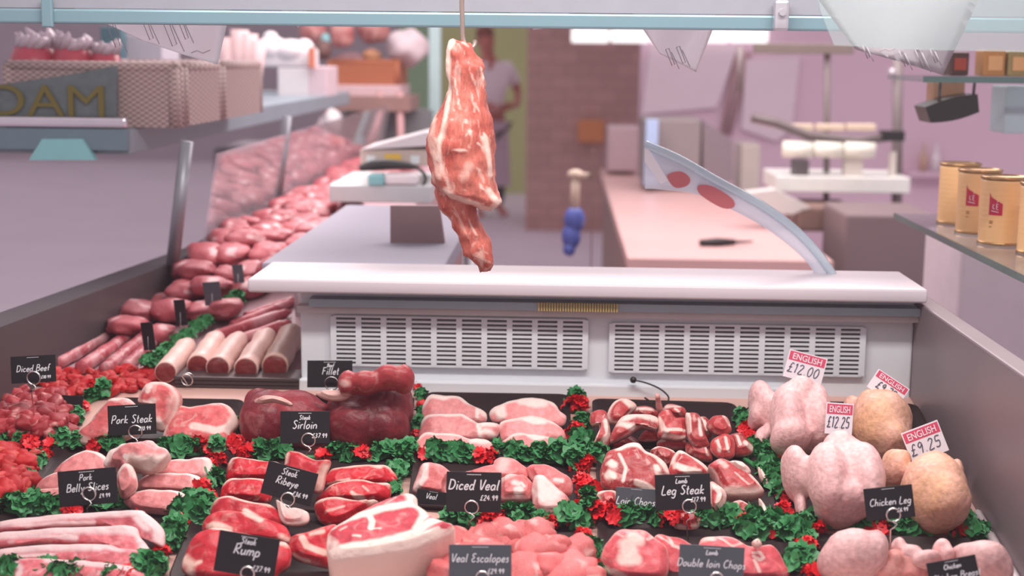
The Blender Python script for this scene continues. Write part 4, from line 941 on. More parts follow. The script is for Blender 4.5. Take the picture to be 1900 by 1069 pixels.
lc_('lamb_cutlet', 'lamb cutlet with a long bare rib bone lying across', [(290, 430), (330, 330), (380, 275), (470, 258), (600, 265), (650, 310), (620, 365), (520, 350), (420, 410), (310, 460)], [([(360, 310), (480, 280), (620, 300)], 14, 1), ([(350, 350), (450, 370)], 12, .8)], lift=.036, tilt=45, centre=cG([(420, 345)])[0])
lc_('lamb_cutlet', 'lamb cutlet with ribs at the middle of the cutlet tray', [(640, 300), (660, 250), (720, 230), (770, 285), (840, 290), (852, 360), (850, 440), (760, 455), (650, 430), (640, 370)], [([(650, 300), (670, 370), (700, 400)], 7, 1), ([(690, 390), (840, 392)], 5, 1), ([(680, 425), (840, 440)], 5, 1)], lift=.034, tilt=55)
lc_('lamb_cutlet', 'upright lamb cutlet with two pale rib stripes right of the middle', [(842, 265), (870, 250), (930, 258), (970, 310), (985, 400), (1020, 490), (960, 510), (900, 500), (858, 430)], [([(858, 265), (870, 400)], 6, 1), ([(940, 300), (950, 430)], 6, .9)], lift=.03, tilt=55, centre=cG([(910, 380)])[0])
lc_('lamb_cutlet', 'round lamb cutlet at the back right of the cutlet tray', [(1000, 330), (1045, 275), (1120, 268), (1172, 320), (1180, 390), (1120, 425), (1050, 405), (1005, 370)], [([(1120, 285), (1165, 350)], 6, .9)], lift=.03, tilt=55)
lc_('lamb_cutlet', 'striped lamb cutlet under the round one at the right', [(1030, 450), (1080, 415), (1140, 400), (1200, 450), (1195, 560), (1110, 585), (1035, 530)], [([(1070, 470), (1090, 540)], 5, .9), ([(1130, 450), (1150, 540)], 5, .9)], lift=.02)
lc_('lamb_cutlet', 'rightmost lamb cutlet with pale tail pointing right', [(1160, 410), (1245, 398), (1310, 460), (1342, 510), (1310, 548), (1215, 562), (1180, 490)], [([(1210, 420), (1240, 500)], 5, .9), ([(1280, 490), (1330, 520)], 9, 1)], lift=.016)
lc_('lamb_cutlet', 'small pink lamb cutlet above the half hidden black card', [(500, 440), (525, 395), (570, 370), (640, 390), (645, 440), (560, 450)], [], lift=.026)
lc_('lamb_cutlet', 'red lamb cutlet lying low in front of the striped ones', [(850, 480), (930, 470), (1010, 485), (1042, 590), (980, 600), (890, 570), (850, 535)], [([(980, 500), (1000, 580)], 5, .8)], lift=.014)
lc_('lamb_cutlet', 'low lamb cutlet at the back behind the long rib bone', [(440, 225), (520, 205), (600, 215), (650, 260), (600, 300), (480, 280)], [([(470, 230), (600, 240)], 6, .9)], lift=.012, tilt=60)
lc_('lamb_cutlet', 'lamb cutlet standing at the back just right of the upright thin bone', [(690, 250), (700, 200), (760, 190), (830, 215), (850, 270), (780, 300)], [([(700, 215), (800, 215)], 6, .9), ([(760, 240), (800, 270)], 4, .8)], lift=.016, tilt=60)
lc_('lamb_cutlet', 'lamb cutlet wedged between the upright striped one and the round one', [(930, 300), (985, 275), (1030, 330), (1040, 420), (990, 450), (945, 400)], [([(960, 300), (1000, 400)], 5, .9)], lift=.014, tilt=55)
lc_('lamb_cutlet', 'dark lamb cutlet in the gap right of the curved one', [(280, 400), (340, 380), (440, 420), (500, 470), (470, 520), (360, 510), (290, 480)], [([(330, 400), (450, 470)], 5, .9)], lift=.010, tilt=45)
lc_('lamb_cutlet', 'lamb cutlet lying low behind the red one in the middle', [(640, 450), (740, 445), (850, 450), (870, 500), (760, 510), (650, 490)], [([(650, 465), (840, 465)], 5, .9)], lift=.018, tilt=40)
bm = bmesh.new(); tube(bm, [Vector(v) for v in catmull([deck(*cG([p])[0], l) for p, l in (((632, 135), .085), ((640, 180), .072), ((652, 240), .058), ((690, 270), .05), ((740, 300), .045))], 14)], [0.004, 0.0035, 0.0035, 0.004, 0.004, 0.0045, 0.005, 0.005, 0.0055, 0.006, 0.006, 0.006, 0.005, 0.004], 8)
o = solo('rib_bone', 'thin pink rib bone sticking up from the back lamb cutlets', 'bone', bm, ME_lamb); setfat(o.data, np.full(len(o.data.vertices), .45))
# ================================================================== LAMB LEG STEAKS (right middle)
G = 'lamb leg steaks around the Leg Steak card'
def ls(lab, pts, ln=(), rim=(8, 1, 'all'), **k):
    k.setdefault('tilt', 42); k.setdefault('thick', 0.02)
    return slab('lamb_steak', lab, 'steak', cH(pts), ME_lamb, rim=(rim[0] * .6, rim[1] * .9, rim[2]), side=.40, fat=[(cH(a), w * .72, s) for a, w, s in ln], group=G, **k)
ls('large lamb leg steak with white bone knobs at the left of its tray', [(210, 250), (265, 135), (340, 112), (430, 68), (500, 75), (560, 140), (640, 170), (700, 220), (730, 305), (680, 335), (620, 430), (480, 410), (370, 430), (240, 390), (215, 320)], [([(350, 118), (440, 90), (500, 90), (570, 150), (650, 190), (715, 290)], 16, 1), ([(290, 240), (310, 255)], 13, 1), ([(275, 320), (300, 335)], 14, 1), ([(480, 380), (600, 420)], 9, 1), ([(620, 270), (640, 330)], 9, .9), ([(350, 180), (400, 280), (380, 380)], 6, .8)], lift=.026, rim=(4, .7, 'all'))
ls('narrow lamb steak with a pale top rim behind the fat edged one', [(580, 130), (630, 95), (760, 140), (760, 230), (650, 215)], [([(600, 110), (640, 98), (760, 145)], 6, 1)], lift=.03, rim=(3, .6, 'all'))
ls('lamb steak with thick white fat edge directly above the Leg Steak card', [(720, 240), (790, 125), (880, 170), (960, 220), (1030, 290), (1010, 330), (880, 330), (730, 330)], [([(730, 220), (790, 135), (890, 185), (1020, 295)], 8, 1), ([(765, 255), (840, 285), (930, 310)], 11, 1)], lift=.026, rim=(3, .4, 'all'), tilt=50)
ls('thick lamb chop with white rind at the right of its tray', [(1010, 235), (1080, 190), (1150, 200), (1290, 270), (1390, 380), (1412, 420), (1300, 455), (1140, 445), (1060, 310)], [([(1130, 440), (1300, 450), (1400, 420)], 14, 1), ([(1300, 300), (1400, 400)], 9, 1), ([(1090, 220), (1130, 270)], 12, .6), ([(1200, 320), (1300, 400)], 4, .6)], lift=.03, thick=.03, rim=(5, .9, 'all'))
ls('pale fat ear of a lamb chop near the green garnish', [(1150, 215), (1255, 222), (1320, 270), (1295, 302), (1230, 275)], [([(1150, 215), (1320, 290)], 30, .9)], lift=.05, thick=.012)
ls('lamb steak half hidden by the grey ticket at the left', [(190, 450), (250, 412), (330, 430), (340, 545), (240, 555)], [([(200, 445), (260, 418), (330, 432)], 9, 1)], lift=.016)
ls('coiled white fat tail of lamb right of the Leg Steak card', [(1020, 380), (1080, 375), (1130, 420), (1140, 490), (1100, 575), (1025, 590)], [([(1040, 400), (1090, 460), (1070, 560)], 8, 1), ([(1085, 390), (1125, 470), (1095, 560)], 6, 1)], lift=.024, tilt=55)
ls('red lamb steak lying low at the right front of its tray', [(1140, 540), (1200, 500), (1260, 500), (1390, 590), (1425, 650), (1300, 630), (1170, 575)], [([(1160, 530), (1200, 560), (1220, 520)], 8, 1), ([(1240, 515), (1380, 590)], 5, .9)], lift=.014)
ls('pale curved lamb tail at the right tray rim', [(1380, 480), (1432, 545), (1452, 650), (1420, 668), (1400, 600)], [([(1380, 480), (1440, 660)], 22, .9)], lift=.014, thick=.014)
ls('red lamb steak below the Leg Steak card', [(730, 600), (880, 580), (960, 610), (930, 690), (780, 690)], [([(870, 690), (940, 700)], 8, 1)], lift=.012)
ls('pale lamb edge between garnish and chop at the right', [(1375, 255), (1400, 290), (1460, 380), (1450, 400), (1390, 340)], [([(1375, 255), (1460, 390)], 20, 1)], lift=.014, thick=.01)
# ================================================================== DOUBLE LOIN CHOPS (right front)
G = 'thick lamb chops at the front right'
def dl(lab, pts, ln=(), rim=(4, .7, 'all'), **k):
    k.setdefault('tilt', 52); k.setdefault('thick', 0.03)
    return slab('lamb_loin_chop', lab, 'chop', cH(pts), ME_gigot, rim=rim, side=.55, fat=[(cH(a), w, s) for a, w, s in ln], group=G, base=cH([(600, 1010)])[0], **k)
dl('middle thick lamb chop partly behind the Double loin Chops card', [(610, 770), (720, 755), (850, 795), (960, 890), (920, 1080), (720, 1090), (640, 950)], [([(720, 790), (740, 850), (800, 870)], 4, .9), ([(640, 770), (760, 860)], 3, .7)], lift=.004)
dl('round thick lamb chop with a white figure-of-eight bone, at the left', [(215, 900), (270, 790), (340, 722), (430, 705), (550, 720), (640, 790), (705, 850), (722, 960), (690, 1075), (500, 1095), (300, 1065), (232, 985)], [([(450, 790), (485, 810)], 15, 1), ([(420, 850), (425, 930)], 20, 1), ([(380, 945), (470, 945)], 14, 1), ([(500, 740), (600, 770), (560, 800)], 3, .8), ([(250, 1010), (400, 1070)], 6, .9), ([(330, 740), (380, 790)], 3, .6)], lift=.016)
dl('right thick lamb chop with a small ring bone', [(950, 800), (1060, 760), (1180, 770), (1330, 840), (1480, 830), (1560, 920), (1600, 1060), (1400, 1095), (1280, 1090), (1000, 1000)], [([(1330, 905), (1380, 900), (1410, 935), (1380, 955), (1335, 930)], 3.5, 1), ([(960, 790), (1010, 760), (1040, 790)], 7, .9), ([(1100, 790), (1180, 850), (1250, 830)], 3, .8), ([(1340, 960), (1380, 1040)], 4, .9)], lift=.010)
dl('white knob of fat on the right thick lamb chop', [(1325, 805), (1375, 778), (1402, 825), (1360, 848)], [([(1325, 805), (1402, 825)], 20, 1)], lift=.022, thick=.014)
# ================================================================== BEEF RIBEYE AND RUMP
G = 'red beef steaks around the ribeye card'
def rb(nm, lab, pts, ln=(), rim=(8, .95, 'top'), m=None, **k):
    k.setdefault('tilt', 46); k.setdefault('thick', 0.018); k.setdefault('group', G)
    return slab(nm, lab, 'steak', cD(pts), m or ME_beef, rim=rim, side=.35, fat=[(cD(a), w, s) for a, w, s in ln], **k)
rb('beef_steak', 'paler square beef steak at the back, right behind the ribeye card', [(810, 225), (832, 140), (900, 135), (1050, 200), (1152, 205), (1130, 300), (1090, 430), (1000, 440), (900, 340), (812, 300)], [([(832, 145), (820, 220)], 6, .9), ([(1120, 260), (1070, 420)], 10, .8)], rim=(4, .7, 'all'), m=ME_rump, lift=.03, tilt=58)
rb('beef_steak', 'red beef steak at the back left behind the ribeye card', [(392, 290), (405, 210), (450, 175), (600, 190), (700, 210), (800, 235), (790, 340), (600, 350), (400, 345)], [([(560, 190), (720, 212), (800, 238)], 7, 1)], lift=.018)
rb('beef_steak', 'red beef steak left of the ribeye card, second row', [(350, 430), (380, 352), (500, 330), (680, 340), (720, 420), (690, 500), (500, 500), (360, 490)], [([(370, 360), (420, 340), (660, 342)], 5, 1)], lift=.014)
rb('beef_steak', 'red beef steak right of the ribeye card with rounded end, back', [(1140, 290), (1200, 258), (1350, 235), (1500, 240), (1590, 245), (1640, 300), (1610, 370), (1400, 385), (1120, 390)], [([(1260, 255), (1450, 242), (1520, 262)], 8, 1), ([(1130, 385), (1300, 360)], 3, .6)], lift=.02)
rb('beef_steak', 'red beef steak right of the ribeye card with a wavy fat line, middle', [(1090, 420), (1240, 358), (1400, 340), (1500, 365), (1600, 380), (1592, 470), (1500, 495), (1300, 500), (1070, 500)], [([(1110, 390), (1240, 358), (1400, 340), (1480, 362)], 9, 1), ([(1440, 350), (1530, 390)], 5, .8), ([(1320, 460), (1345, 480), (1400, 490)], 5, .8), ([(1400, 410), (1440, 450)], 3, .7)], lift=.016)
rb('beef_steak', 'red beef steak right of the ribeye card, nearest the front', [(1040, 570), (1062, 495), (1200, 472), (1400, 500), (1510, 500), (1420, 570), (1250, 650), (1150, 670), (1090, 650)], [([(1060, 495), (1190, 476), (1500, 502)], 10, 1), ([(1130, 600), (1260, 560)], 4, .6)], lift=.012)
G2 = 'rump steaks around the Rump card'
rb('rump_steak', 'bright rump steak at the back left above the Rump card', [(262, 600), (310, 480), (420, 465), (560, 500), (720, 530), (790, 600), (830, 660), (700, 690), (500, 620), (280, 620)], [([(420, 468), (560, 505), (720, 532)], 9, 1), ([(540, 600), (640, 660)], 7, .9)], m=ME_rump, group=G2, lift=.026)
rb('rump_steak', 'dark rump steak lying across the middle above the Rump card', [(212, 710), (250, 600), (400, 570), (560, 590), (760, 650), (850, 720), (845, 810), (600, 790), (350, 770)], [([(540, 600), (650, 655)], 9, .9), ([(280, 692), (350, 700), (420, 730)], 8, .9), ([(800, 770), (850, 800)], 9, .7)], m=ME_rump, group=G2, rim=(4, .4, 'all'), lift=.022)
rb('rump_steak', 'large front rump steak behind and left of the Rump card', [(65, 940), (150, 760), (270, 690), (400, 705), (700, 780), (850, 820), (855, 960), (780, 1020), (700, 1085), (400, 1095), (100, 1045)], [([(70, 930), (130, 990), (110, 1060)], 14, .8), ([(200, 970), (130, 1000)], 6, .8), ([(280, 692), (420, 730)], 6, .9), ([(780, 820), (850, 830)], 8, .7)], m=ME_rump, group=G2, rim=(4, .4, 'all'), base=cD([(400, 1040)])[0], lift=.014)
rb('fat_flap', 'folded pale fat flap below the ribeye card', [(755, 495), (800, 520), (850, 565), (930, 560), (990, 590), (980, 665), (850, 680), (790, 630)], [([(770, 500), (800, 620)], 12, .9), ([(850, 580), (960, 640)], 22, .6)], m=ME_pork, group=None, rim=(5, .8, 'all'), lift=.03, thick=.012)
rb('rump_steak', 'rump steak between the Rump card and the big rib joint', [(845, 830), (870, 750), (1000, 722), (1170, 672), (1200, 720), (1170, 820), (1180, 900), (1150, 985), (1000, 960), (870, 915)], [([(950, 780), (990, 850), (1120, 900)], 7, 1), ([(1020, 760), (1110, 745)], 6, .8), ([(860, 900), (1000, 950)], 4, .7)], m=ME_rump, group=G2, rim=(4, .5, 'all'), lift=.016, tilt=50)
slab('rib_joint', 'big bone-in rib joint with white rind lying at the front centre', 'joint', cD([(1155, 905), (1128, 745), (1200, 672), (1350, 590), (1500, 512), (1600, 468), (1720, 440), (1790, 458), (1813, 530), (1913, 600), (1993, 655), (2075, 682), (2000, 745), (1900, 790), (1700, 850), (1500, 890), (1300, 915)]), ME_rib, tilt=26, lift=.055, thick=.075, dome=.006, side=1.0, n=140, rings=30,
     base=cD([(1155, 1060)])[0], rim=(6, .8, 'all'), bump=.002, fat=[(cD([(1155, 700), (1290, 650), (1450, 620), (1600, 585), (1720, 560), (1800, 555)]), 12, 1), (cD([(1440, 620), (1470, 690), (1460, 740)]), 7, 1), (cD([(1170, 880), (1400, 860), (1620, 820), (1780, 770), (1880, 700), (1960, 660)]), 11, 1), (cD([(1250, 905), (1500, 870), (1750, 810), (1960, 730)]), 6, 1), (cD([(1740, 450), (1770, 520), (1840, 580)]), 16, .9), (cD([(1820, 560), (1850, 640), (1790, 740)]), 10, .9), (cD([(1150, 780), (1190, 840)]), 10, .8), (cD([(1330, 795), (1380, 800)]), 4, .8), (cD([(1240, 740), (1280, 720)]), 4, .6), (cD([(1440, 740), (1530, 745)]), 3, .7), (cD([(1360, 640), (1420, 560)]), 4, .7), (cD([(1560, 560), (1640, 500)]), 3, .5)])
# ================================================================== DARK BEEF JOINTS
def bb(pts, lf): return None
def px(f, x, y): return f([(x, y)])[0]
def cell(f, lf, x, y, rx, ry, d, spin=0, k=KC):
    a = px(f, x, y); return (a[0], a[1], lf, rx * k, ry * k, d, spin)
lines_on = None
blob([cell(cC, .035, 700, 520, 210, 180, .045), cell(cC, .04, 900, 500, 240, 160, .042, 5), cell(cC, .045, 640, 400, 120, 80, .03), cell(cC, .03, 1050, 560, 170, 140, .035)], ME_dark, 'sirloin_joint', 'dark red beef joint behind and left of the Sirloin card', 'joint', 'dark beef joints', vox=.004)
blob([cell(cC, .045, 1500, 450, 270, 180, .05, -10), cell(cC, .042, 1270, 480, 150, 150, .042, 0), cell(cC, .035, 1350, 560, 210, 150, .04), cell(cC, .03, 1560, 580, 190, 130, .04), cell(cC, .05, 1650, 400, 120, 140, .04)], ME_dark, 'sirloin_joint', 'dark red beef joint right of the Sirloin card, the fillet lying on it', 'joint', 'dark beef joints', vox=.004)
blob([cell(cC, .022, 1500, 620, 170, 115, .035, -6)], ME_dark, 'sirloin_joint', 'small round dark beef end at the front right of the Sirloin tray', 'joint', 'dark beef joints', vox=.004)
blob([cell(cC, .105, 1290, 245, 80, 72, .022), cell(cC, .108, 1420, 240, 130, 60, .022, -4), cell(cC, .112, 1580, 205, 130, 60, .024, -8), cell(cC, .108, 1700, 215, 80, 75, .025)], ME_fillet, 'beef_fillet', 'lighter red beef fillet laid on top of the dark joints beside the Fillet card', 'fillet', None, vox=.0035,
     fatf=lambda V: np.clip(1.2 - np.abs(V[:, 0] - V[:, 0].min() - .012) / .012, 0, 1) * (0.5 + 0.5 * np.sin(V[:, 2] * 300)))
slab('fat_slice', 'pale slice of fat under the Fillet card', 'fat', cC([(1055, 305), (1150, 292), (1300, 310), (1250, 350), (1130, 345)]), ME_fillet, tilt=40, lift=.085, thick=.01, side=1, rim=(30, 1, 'all'))
slab('fat_slice', 'thin pale fat streak on top of the left dark beef joint', 'fat', cC([(600, 360), (680, 335), (800, 345), (880, 385), (860, 400), (740, 372), (640, 382)]), ME_fillet, tilt=45, lift=.093, thick=.006, side=.6, rim=(10, .7, 'all'))
# ================================================================== PORK STEAKS (left back)
G = 'pork steaks around the Pork Steak card'
def ps(lab, pts, ln=(), rim=(7, .8, 'all'), **k):
    k.setdefault('tilt', 45); k.setdefault('thick', .02)
    return slab('pork_steak', lab, 'steak', cA(pts), ME_porkd, rim=rim, side=.5, fat=[(cA(a), w, s) for a, w, s in ln], group=G, **k)
ps('pork steak left of and behind the Pork Steak card', [(540, 650), (640, 560), (700, 490), (800, 385), (880, 370), (990, 410), (1020, 600), (800, 700), (650, 715), (560, 690)], [([(800, 385), (860, 385)], 12, .9), ([(610, 560), (660, 530)], 12, .9), ([(560, 660), (640, 700)], 8, .8)], lift=.018)
ps('pork steak standing upright behind the Pork Steak card', [(1000, 410), (1040, 300), (1090, 275), (1180, 270), (1270, 310), (1312, 390), (1285, 520), (1250, 600), (1190, 635), (1120, 610), (1100, 450)], [([(1080, 300), (1105, 310), (1090, 340)], 6, 1), ([(1280, 400), (1270, 560)], 20, .5), ([(1130, 410), (1080, 440)], 8, .8), ([(1160, 560), (1190, 620)], 10, .9)], lift=.02, tilt=70, thick=.03)
ps('broad pork steak right of the Pork Steak card', [(1200, 620), (1290, 445), (1400, 440), (1550, 420), (1640, 418), (1720, 480), (1742, 560), (1690, 640), (1690, 710), (1500, 710), (1300, 700), (1200, 670)], [([(1680, 440), (1725, 510), (1700, 600), (1590, 640), (1420, 600)], 9, 1), ([(1480, 440), (1560, 425)], 4, .8)], lift=.014)
# ================================================================== PORK LOIN CHOPS (left middle)
G = 'pale pork loin slices above the Belly Slices card'
def pl_(lab, pts, ln=(), rim=(9, 1, 'top'), **k):
    k.setdefault('tilt', 46); k.setdefault('thick', .014)
    return slab('pork_slice', lab, 'chop', cB(pts), ME_pork, rim=rim, side=.6, fat=[(cB(a), w, s) for a, w, s in ln], group=G, **k)
pl_('pork slice at the back left of its tray', [(375, 310), (470, 200), (560, 150), (650, 130), (740, 150), (790, 200), (840, 290), (700, 330), (500, 330)], lift=.03)
pl_('pork slice in the left middle just above the Belly Slices card', [(255, 390), (330, 320), (430, 290), (600, 285), (850, 290), (880, 420), (500, 450), (270, 430)], lift=.022)
pl_('pork slice at the front left of the Belly Slices card', [(195, 490), (270, 425), (430, 400), (520, 420), (510, 510), (230, 520)], lift=.014)
pl_('pork slice standing upright right of the Belly Slices card', [(850, 300), (900, 230), (960, 240), (992, 330), (1000, 400), (965, 450), (890, 490), (855, 410)], lift=.03, tilt=60)
pl_('pork slice at the back right of its tray with white corner', [(1040, 290), (1150, 240), (1220, 205), (1400, 195), (1530, 180), (1545, 260), (1500, 335), (1200, 330), (1050, 325)], [([(1530, 185), (1535, 290)], 11, .9), ([(1050, 290), (1100, 300)], 10, .8)], lift=.022)
pl_('pork slice in the right middle of its tray', [(985, 375), (1060, 315), (1200, 300), (1440, 310), (1475, 400), (1430, 450), (1250, 440), (1000, 430)], [([(1440, 320), (1460, 420)], 10, .9)], lift=.018)
pl_('pork slice at the front right of its tray', [(898, 485), (1000, 432), (1150, 420), (1340, 440), (1358, 575), (1280, 612), (1220, 600), (1000, 570), (920, 530)], [([(1320, 540), (1280, 600)], 12, .9)], lift=.012)
pl_('twisted pork slice folded over on top of the pork tray', [(765, 225), (800, 140), (880, 90), (1000, 66), (1100, 56), (1180, 90), (1212, 160), (1190, 225), (1070, 272), (960, 262), (900, 330), (850, 290), (800, 262)], [([(770, 220), (810, 140), (900, 90), (990, 72)], 13, .9), ([(975, 240), (1080, 250), (1180, 200)], 13, .75), ([(940, 215), (970, 250)], 5, .9), ([(990, 120), (1090, 110)], 5, .35)], lift=.045, tilt=52, thick=.03, dome=.016, pw=2.2, rim=(6, .5, 'all'), bump=.006)
# ================================================================== BELLY SLICES (left front)
G = 'streaky pork belly strips at the front left'
def bl(lab, pts, ln, **k):
    return slab('belly_slice', lab, 'pork belly slice', cB(pts), ME_belly, tilt=50, thick=.016, rim=(7, .9, 'top'), side=.6, n=110, fat=[(cB(a), w, s) for a, w, s in ln], group=G, **k)
bl('back pork belly strip, just below the Belly Slices card', [(-40, 670), (200, 625), (600, 600), (1000, 575), (1060, 590), (1150, 650), (1200, 740), (1192, 835), (1140, 820), (1050, 745), (900, 700), (400, 705), (-40, 735)], [([(0, 665), (600, 610), (1000, 590), (1150, 690), (1180, 800)], 13, 1), ([(0, 700), (300, 690), (700, 680)], 5, .7), ([(1000, 640), (1080, 720)], 8, .8)], lift=.026, centre=px(cB, 700, 650))
bl('second pork belly strip from the back', [(-40, 745), (300, 712), (700, 695), (980, 690), (1030, 780), (1115, 885), (1080, 935), (1030, 900), (800, 840), (300, 815), (-40, 840)], [([(0, 745), (500, 715), (980, 710)], 16, 1), ([(0, 790), (300, 780), (480, 790)], 5, .7), ([(480, 780), (560, 790)], 9, .8), ([(1060, 830), (1080, 920)], 12, .9), ([(990, 720), (1020, 800)], 8, .9)], lift=.02, centre=px(cB, 600, 770))
bl('third pork belly strip from the back', [(-40, 865), (300, 832), (740, 820), (900, 850), (1040, 880), (1062, 975), (1000, 1005), (700, 975), (300, 945), (-40, 950)], [([(0, 865), (400, 842), (740, 838)], 15, 1), ([(760, 850), (900, 880)], 7, .7), ([(0, 930), (400, 915)], 5, .8)], lift=.016)
bl('front pork belly strip at the bottom left corner', [(-40, 975), (100, 930), (400, 930), (800, 960), (1005, 1000), (1000, 1095), (400, 1095), (-40, 1095)], [([(350, 950), (700, 980), (1000, 1010)], 8, .9), ([(80, 950), (160, 1020), (140, 1080)], 8, .9), ([(400, 1000), (520, 1010)], 6, .7)], lift=.012, base=px(cB, 400, 1060))
# ================================================================== HEAPS OF PIECES
def chunkmesh(seed, sharp=0.5):
    bm = bmesh.new(); bmesh.ops.create_icosphere(bm, subdivisions=3, radius=1)
    for v in bm.verts:
        d = v.co.normalized()
        q = 1.0 / max(abs(d.x), abs(d.y), abs(d.z))
        v.co = d * (1 + (q - 1) * sharp * .6)
        v.co *= 1 + .28 * noise.noise(d * 1.7 + Vector((seed * 3.1, seed, 0))) + .08 * noise.noise(d * 5 + Vector((seed, 0, 9)))
    f = np.array([max(0, noise.noise(v.co * 1.5 + Vector((seed, 5, 2))) * 1.4) for v in bm.verts])
    me = meshof(bm); setfat(me, f); return me
CH = [chunkmesh(i) for i in range(6)]
def heap(nm, lab, cat, group, m, region, n, size, top, seed, flat=.7, gap=.62):
    """n loose pieces heaped inside a px polygon; the heap rises to 'top' in its middle"""
    rg = random.Random(seed); ms = []
    for c in CH:
        x = c.copy(); x.materials.append(m); ms.append(x)
    P = np.array(region, float); c = P.mean(0)
    def inside(x, y):
        r = False; j = len(P) - 1
        for i in range(len(P)):
            if (P[i][1] > y) != (P[j][1] > y) and x < (P[j][0] - P[i][0]) * (y - P[i][1]) / (P[j][1] - P[i][1]) + P[i][0]: r = not r
            j = i
        return r
    pts = []; tries = 0
    while len(pts) < n and tries < 6000:
        tries += 1
        x = rg.uniform(P[:, 0].min(), P[:, 0].max()); y = rg.uniform(P[:, 1].min(), P[:, 1].max())
        if not inside(x, y): continue
        dmin = size * gap * F / 1.9
        if any((x - a) ** 2 + ((y - b) * 1.25) ** 2 < dmin ** 2 for a, b in pts): 
            if tries < 5000: continue
        pts.append((x, y))
    for x, y in pts:
        e = min(1, polydist(np.array([[x, y]]), np.vstack([P, P[:1]]))[0] / (0.35 * (P[:, 0].max() - P[:, 0].min()) * .5))
        s = size * rg.uniform(.42, .62)
        o = bpy.data.objects.new(nm, rg.choice(ms)); COL.objects.link(o)
        o.location = deck(x, y, s * flat + top * e)
        o.rotation_euler = (rg.uniform(-.6, .6), rg.uniform(-.6, .6), rg.uniform(0, 6.3)); o.scale = (s * rg.uniform(.9, 1.35), s, s * flat)
        tag(o, lab, cat, group)
heap('veal_piece', 'pink folded piece of veal in the heap around the Veal Escalopes card', 'meat piece', 'veal pieces in the front middle tray', ME_diced, [(838, 1085), (842, 1000), (900, 995), (930, 985), (990, 985), (1050, 1000), (1075, 1040), (1085, 1085)], 40, .046, .012, 3, .75, .78)
heap('diced_beef', 'dark red beef cube in the heap below the Diced Beef card', 'meat piece', 'diced beef pieces at the left edge', ME_dicedbeef, [(-30, 815), (-30, 735), (60, 722), (110, 735), (140, 775), (125, 815)], 85, .025, .022, 5, .8)
heap('beef_strip', 'bright red scrap of beef spread below the blurred strips at the left back', 'meat piece', 'bright red beef scraps at the left back', ME_mince, [(70, 735), (60, 705), (110, 688), (200, 682), (290, 690), (285, 712), (250, 722), (150, 735)], 70, .020, .004, 8, .6)
heap('stewing_beef', 'bright red beef piece in the corner below the diced beef heap', 'meat piece', 'bright red beef pieces at the left corner', ME_mince, [(-30, 935), (-30, 835), (30, 832), (62, 850), (50, 900), (10, 925)], 40, .025, .014, 9, .8)
# ================================================================== CHICKENS
G = 'whole chickens on the right'
def k(f): return f
spots = lambda V: np.clip(.5 - np.abs(np.sin(V[:, 0] * 30)) * .4, 0, 1) * 0
blob([cell(cI, .055, 570, 610, 215, 215, .055), cell(cI, .062, 480, 620, 130, 190, .05), cell(cI, .062, 680, 610, 115, 190, .05), cell(cI, .085, 570, 470, 125, 105, .04), cell(cI, .05, 300, 530, 95, 140, .04, -15), cell(cI, .045, 500, 770, 150, 80, .04), cell(cI, .02, 290, 770, 55, 75, .02, 20), cell(cI, .035, 240, 460 + 160, 50, 60, .03)],
     ME_chick, 'whole_chicken', 'pale pink whole chicken at the back left, under the leftmost white price ticket', 'chicken', G, vox=.0036, smooth=4)
blob([cell(cI, .05, 1170, 670, 215, 190, .055), cell(cI, .06, 1100, 580, 130, 130, .04), cell(cI, .052, 1290, 640, 105, 120, .035), cell(cI, .045, 950, 570, 70, 80, .03), cell(cI, .04, 1250, 790, 130, 90, .04)],
     ME_corn, 'whole_chicken', 'yellow corn fed chicken at the back right', 'chicken', G, vox=.0036, smooth=4)
blob([cell(cJ, .055, 590, 360, 255, 235, .055), cell(cJ, .068, 455, 350, 150, 205, .045), cell(cJ, .068, 725, 350, 145, 205, .045), cell(cJ, .08, 540, 170, 135, 110, .04), cell(cJ, .05, 230, 320, 98, 155, .045, -12), cell(cJ, .04, 560, 540, 210, 100, .045), cell(cJ, .018, 258, 560, 44, 90, .018)],
     ME_chick, 'whole_chicken', 'large pale pink whole chicken in front, left of the Chicken Leg card', 'chicken', G, vox=.0036, smooth=4)
blob([cell(cJ, .05, 1240, 460, 240, 220, .055), cell(cJ, .05, 1310, 520, 190, 140, .048), cell(cJ, .06, 1230, 320, 170, 110, .04), cell(cJ, .045, 950, 290, 98, 110, .035, -10), cell(cJ, .062, 1010, 215, 60, 50, .02), cell(cJ, .045, 1385, 350, 65, 110, .03, 15)],
     ME_corn, 'whole_chicken', 'yellow corn fed chicken in front, right of the Chicken Leg card', 'chicken', G, vox=.0036, smooth=4)
G = 'chicken legs at the front right'
blob([cell(cJ, .035, 650, 930, 240, 140, .045), cell(cJ, .045, 800, 890, 100, 110, .035), cell(cJ, .03, 480, 960, 100, 90, .03)], ME_chick, 'chicken_thigh', 'big round chicken thigh at the front, left of the cut off black card', 'chicken piece', G, vox=.0035)
blob([cell(cJ, .045, 975, 855, 55, 48, .018), cell(cJ, .042, 1060, 910, 90, 42, .018, -20), cell(cJ, .04, 1180, 955, 120, 45, .02, -16)], ME_chick, 'chicken_drumstick', 'chicken drumstick pointing back left, beside the round thigh', 'chicken piece', G, vox=.003)
blob([cell(cJ, .035, 940, 960, 80, 60, .02), cell(cJ, .03, 1060, 980, 120, 50, .022, -4), cell(cJ, .022, 900, 1050, 110, 60, .02), cell(cJ, .02, 1080, 1060, 120, 50, .02)], meat('chick_flesh', (0.80, 0.38, 0.34), (0.70, 0.26, 0.24), (0.88, 0.6, 0.55), .3, 25), 'chicken_drumstick', 'pinker chicken leg lying low behind the cut off black card', 'chicken piece', G, vox=.003)
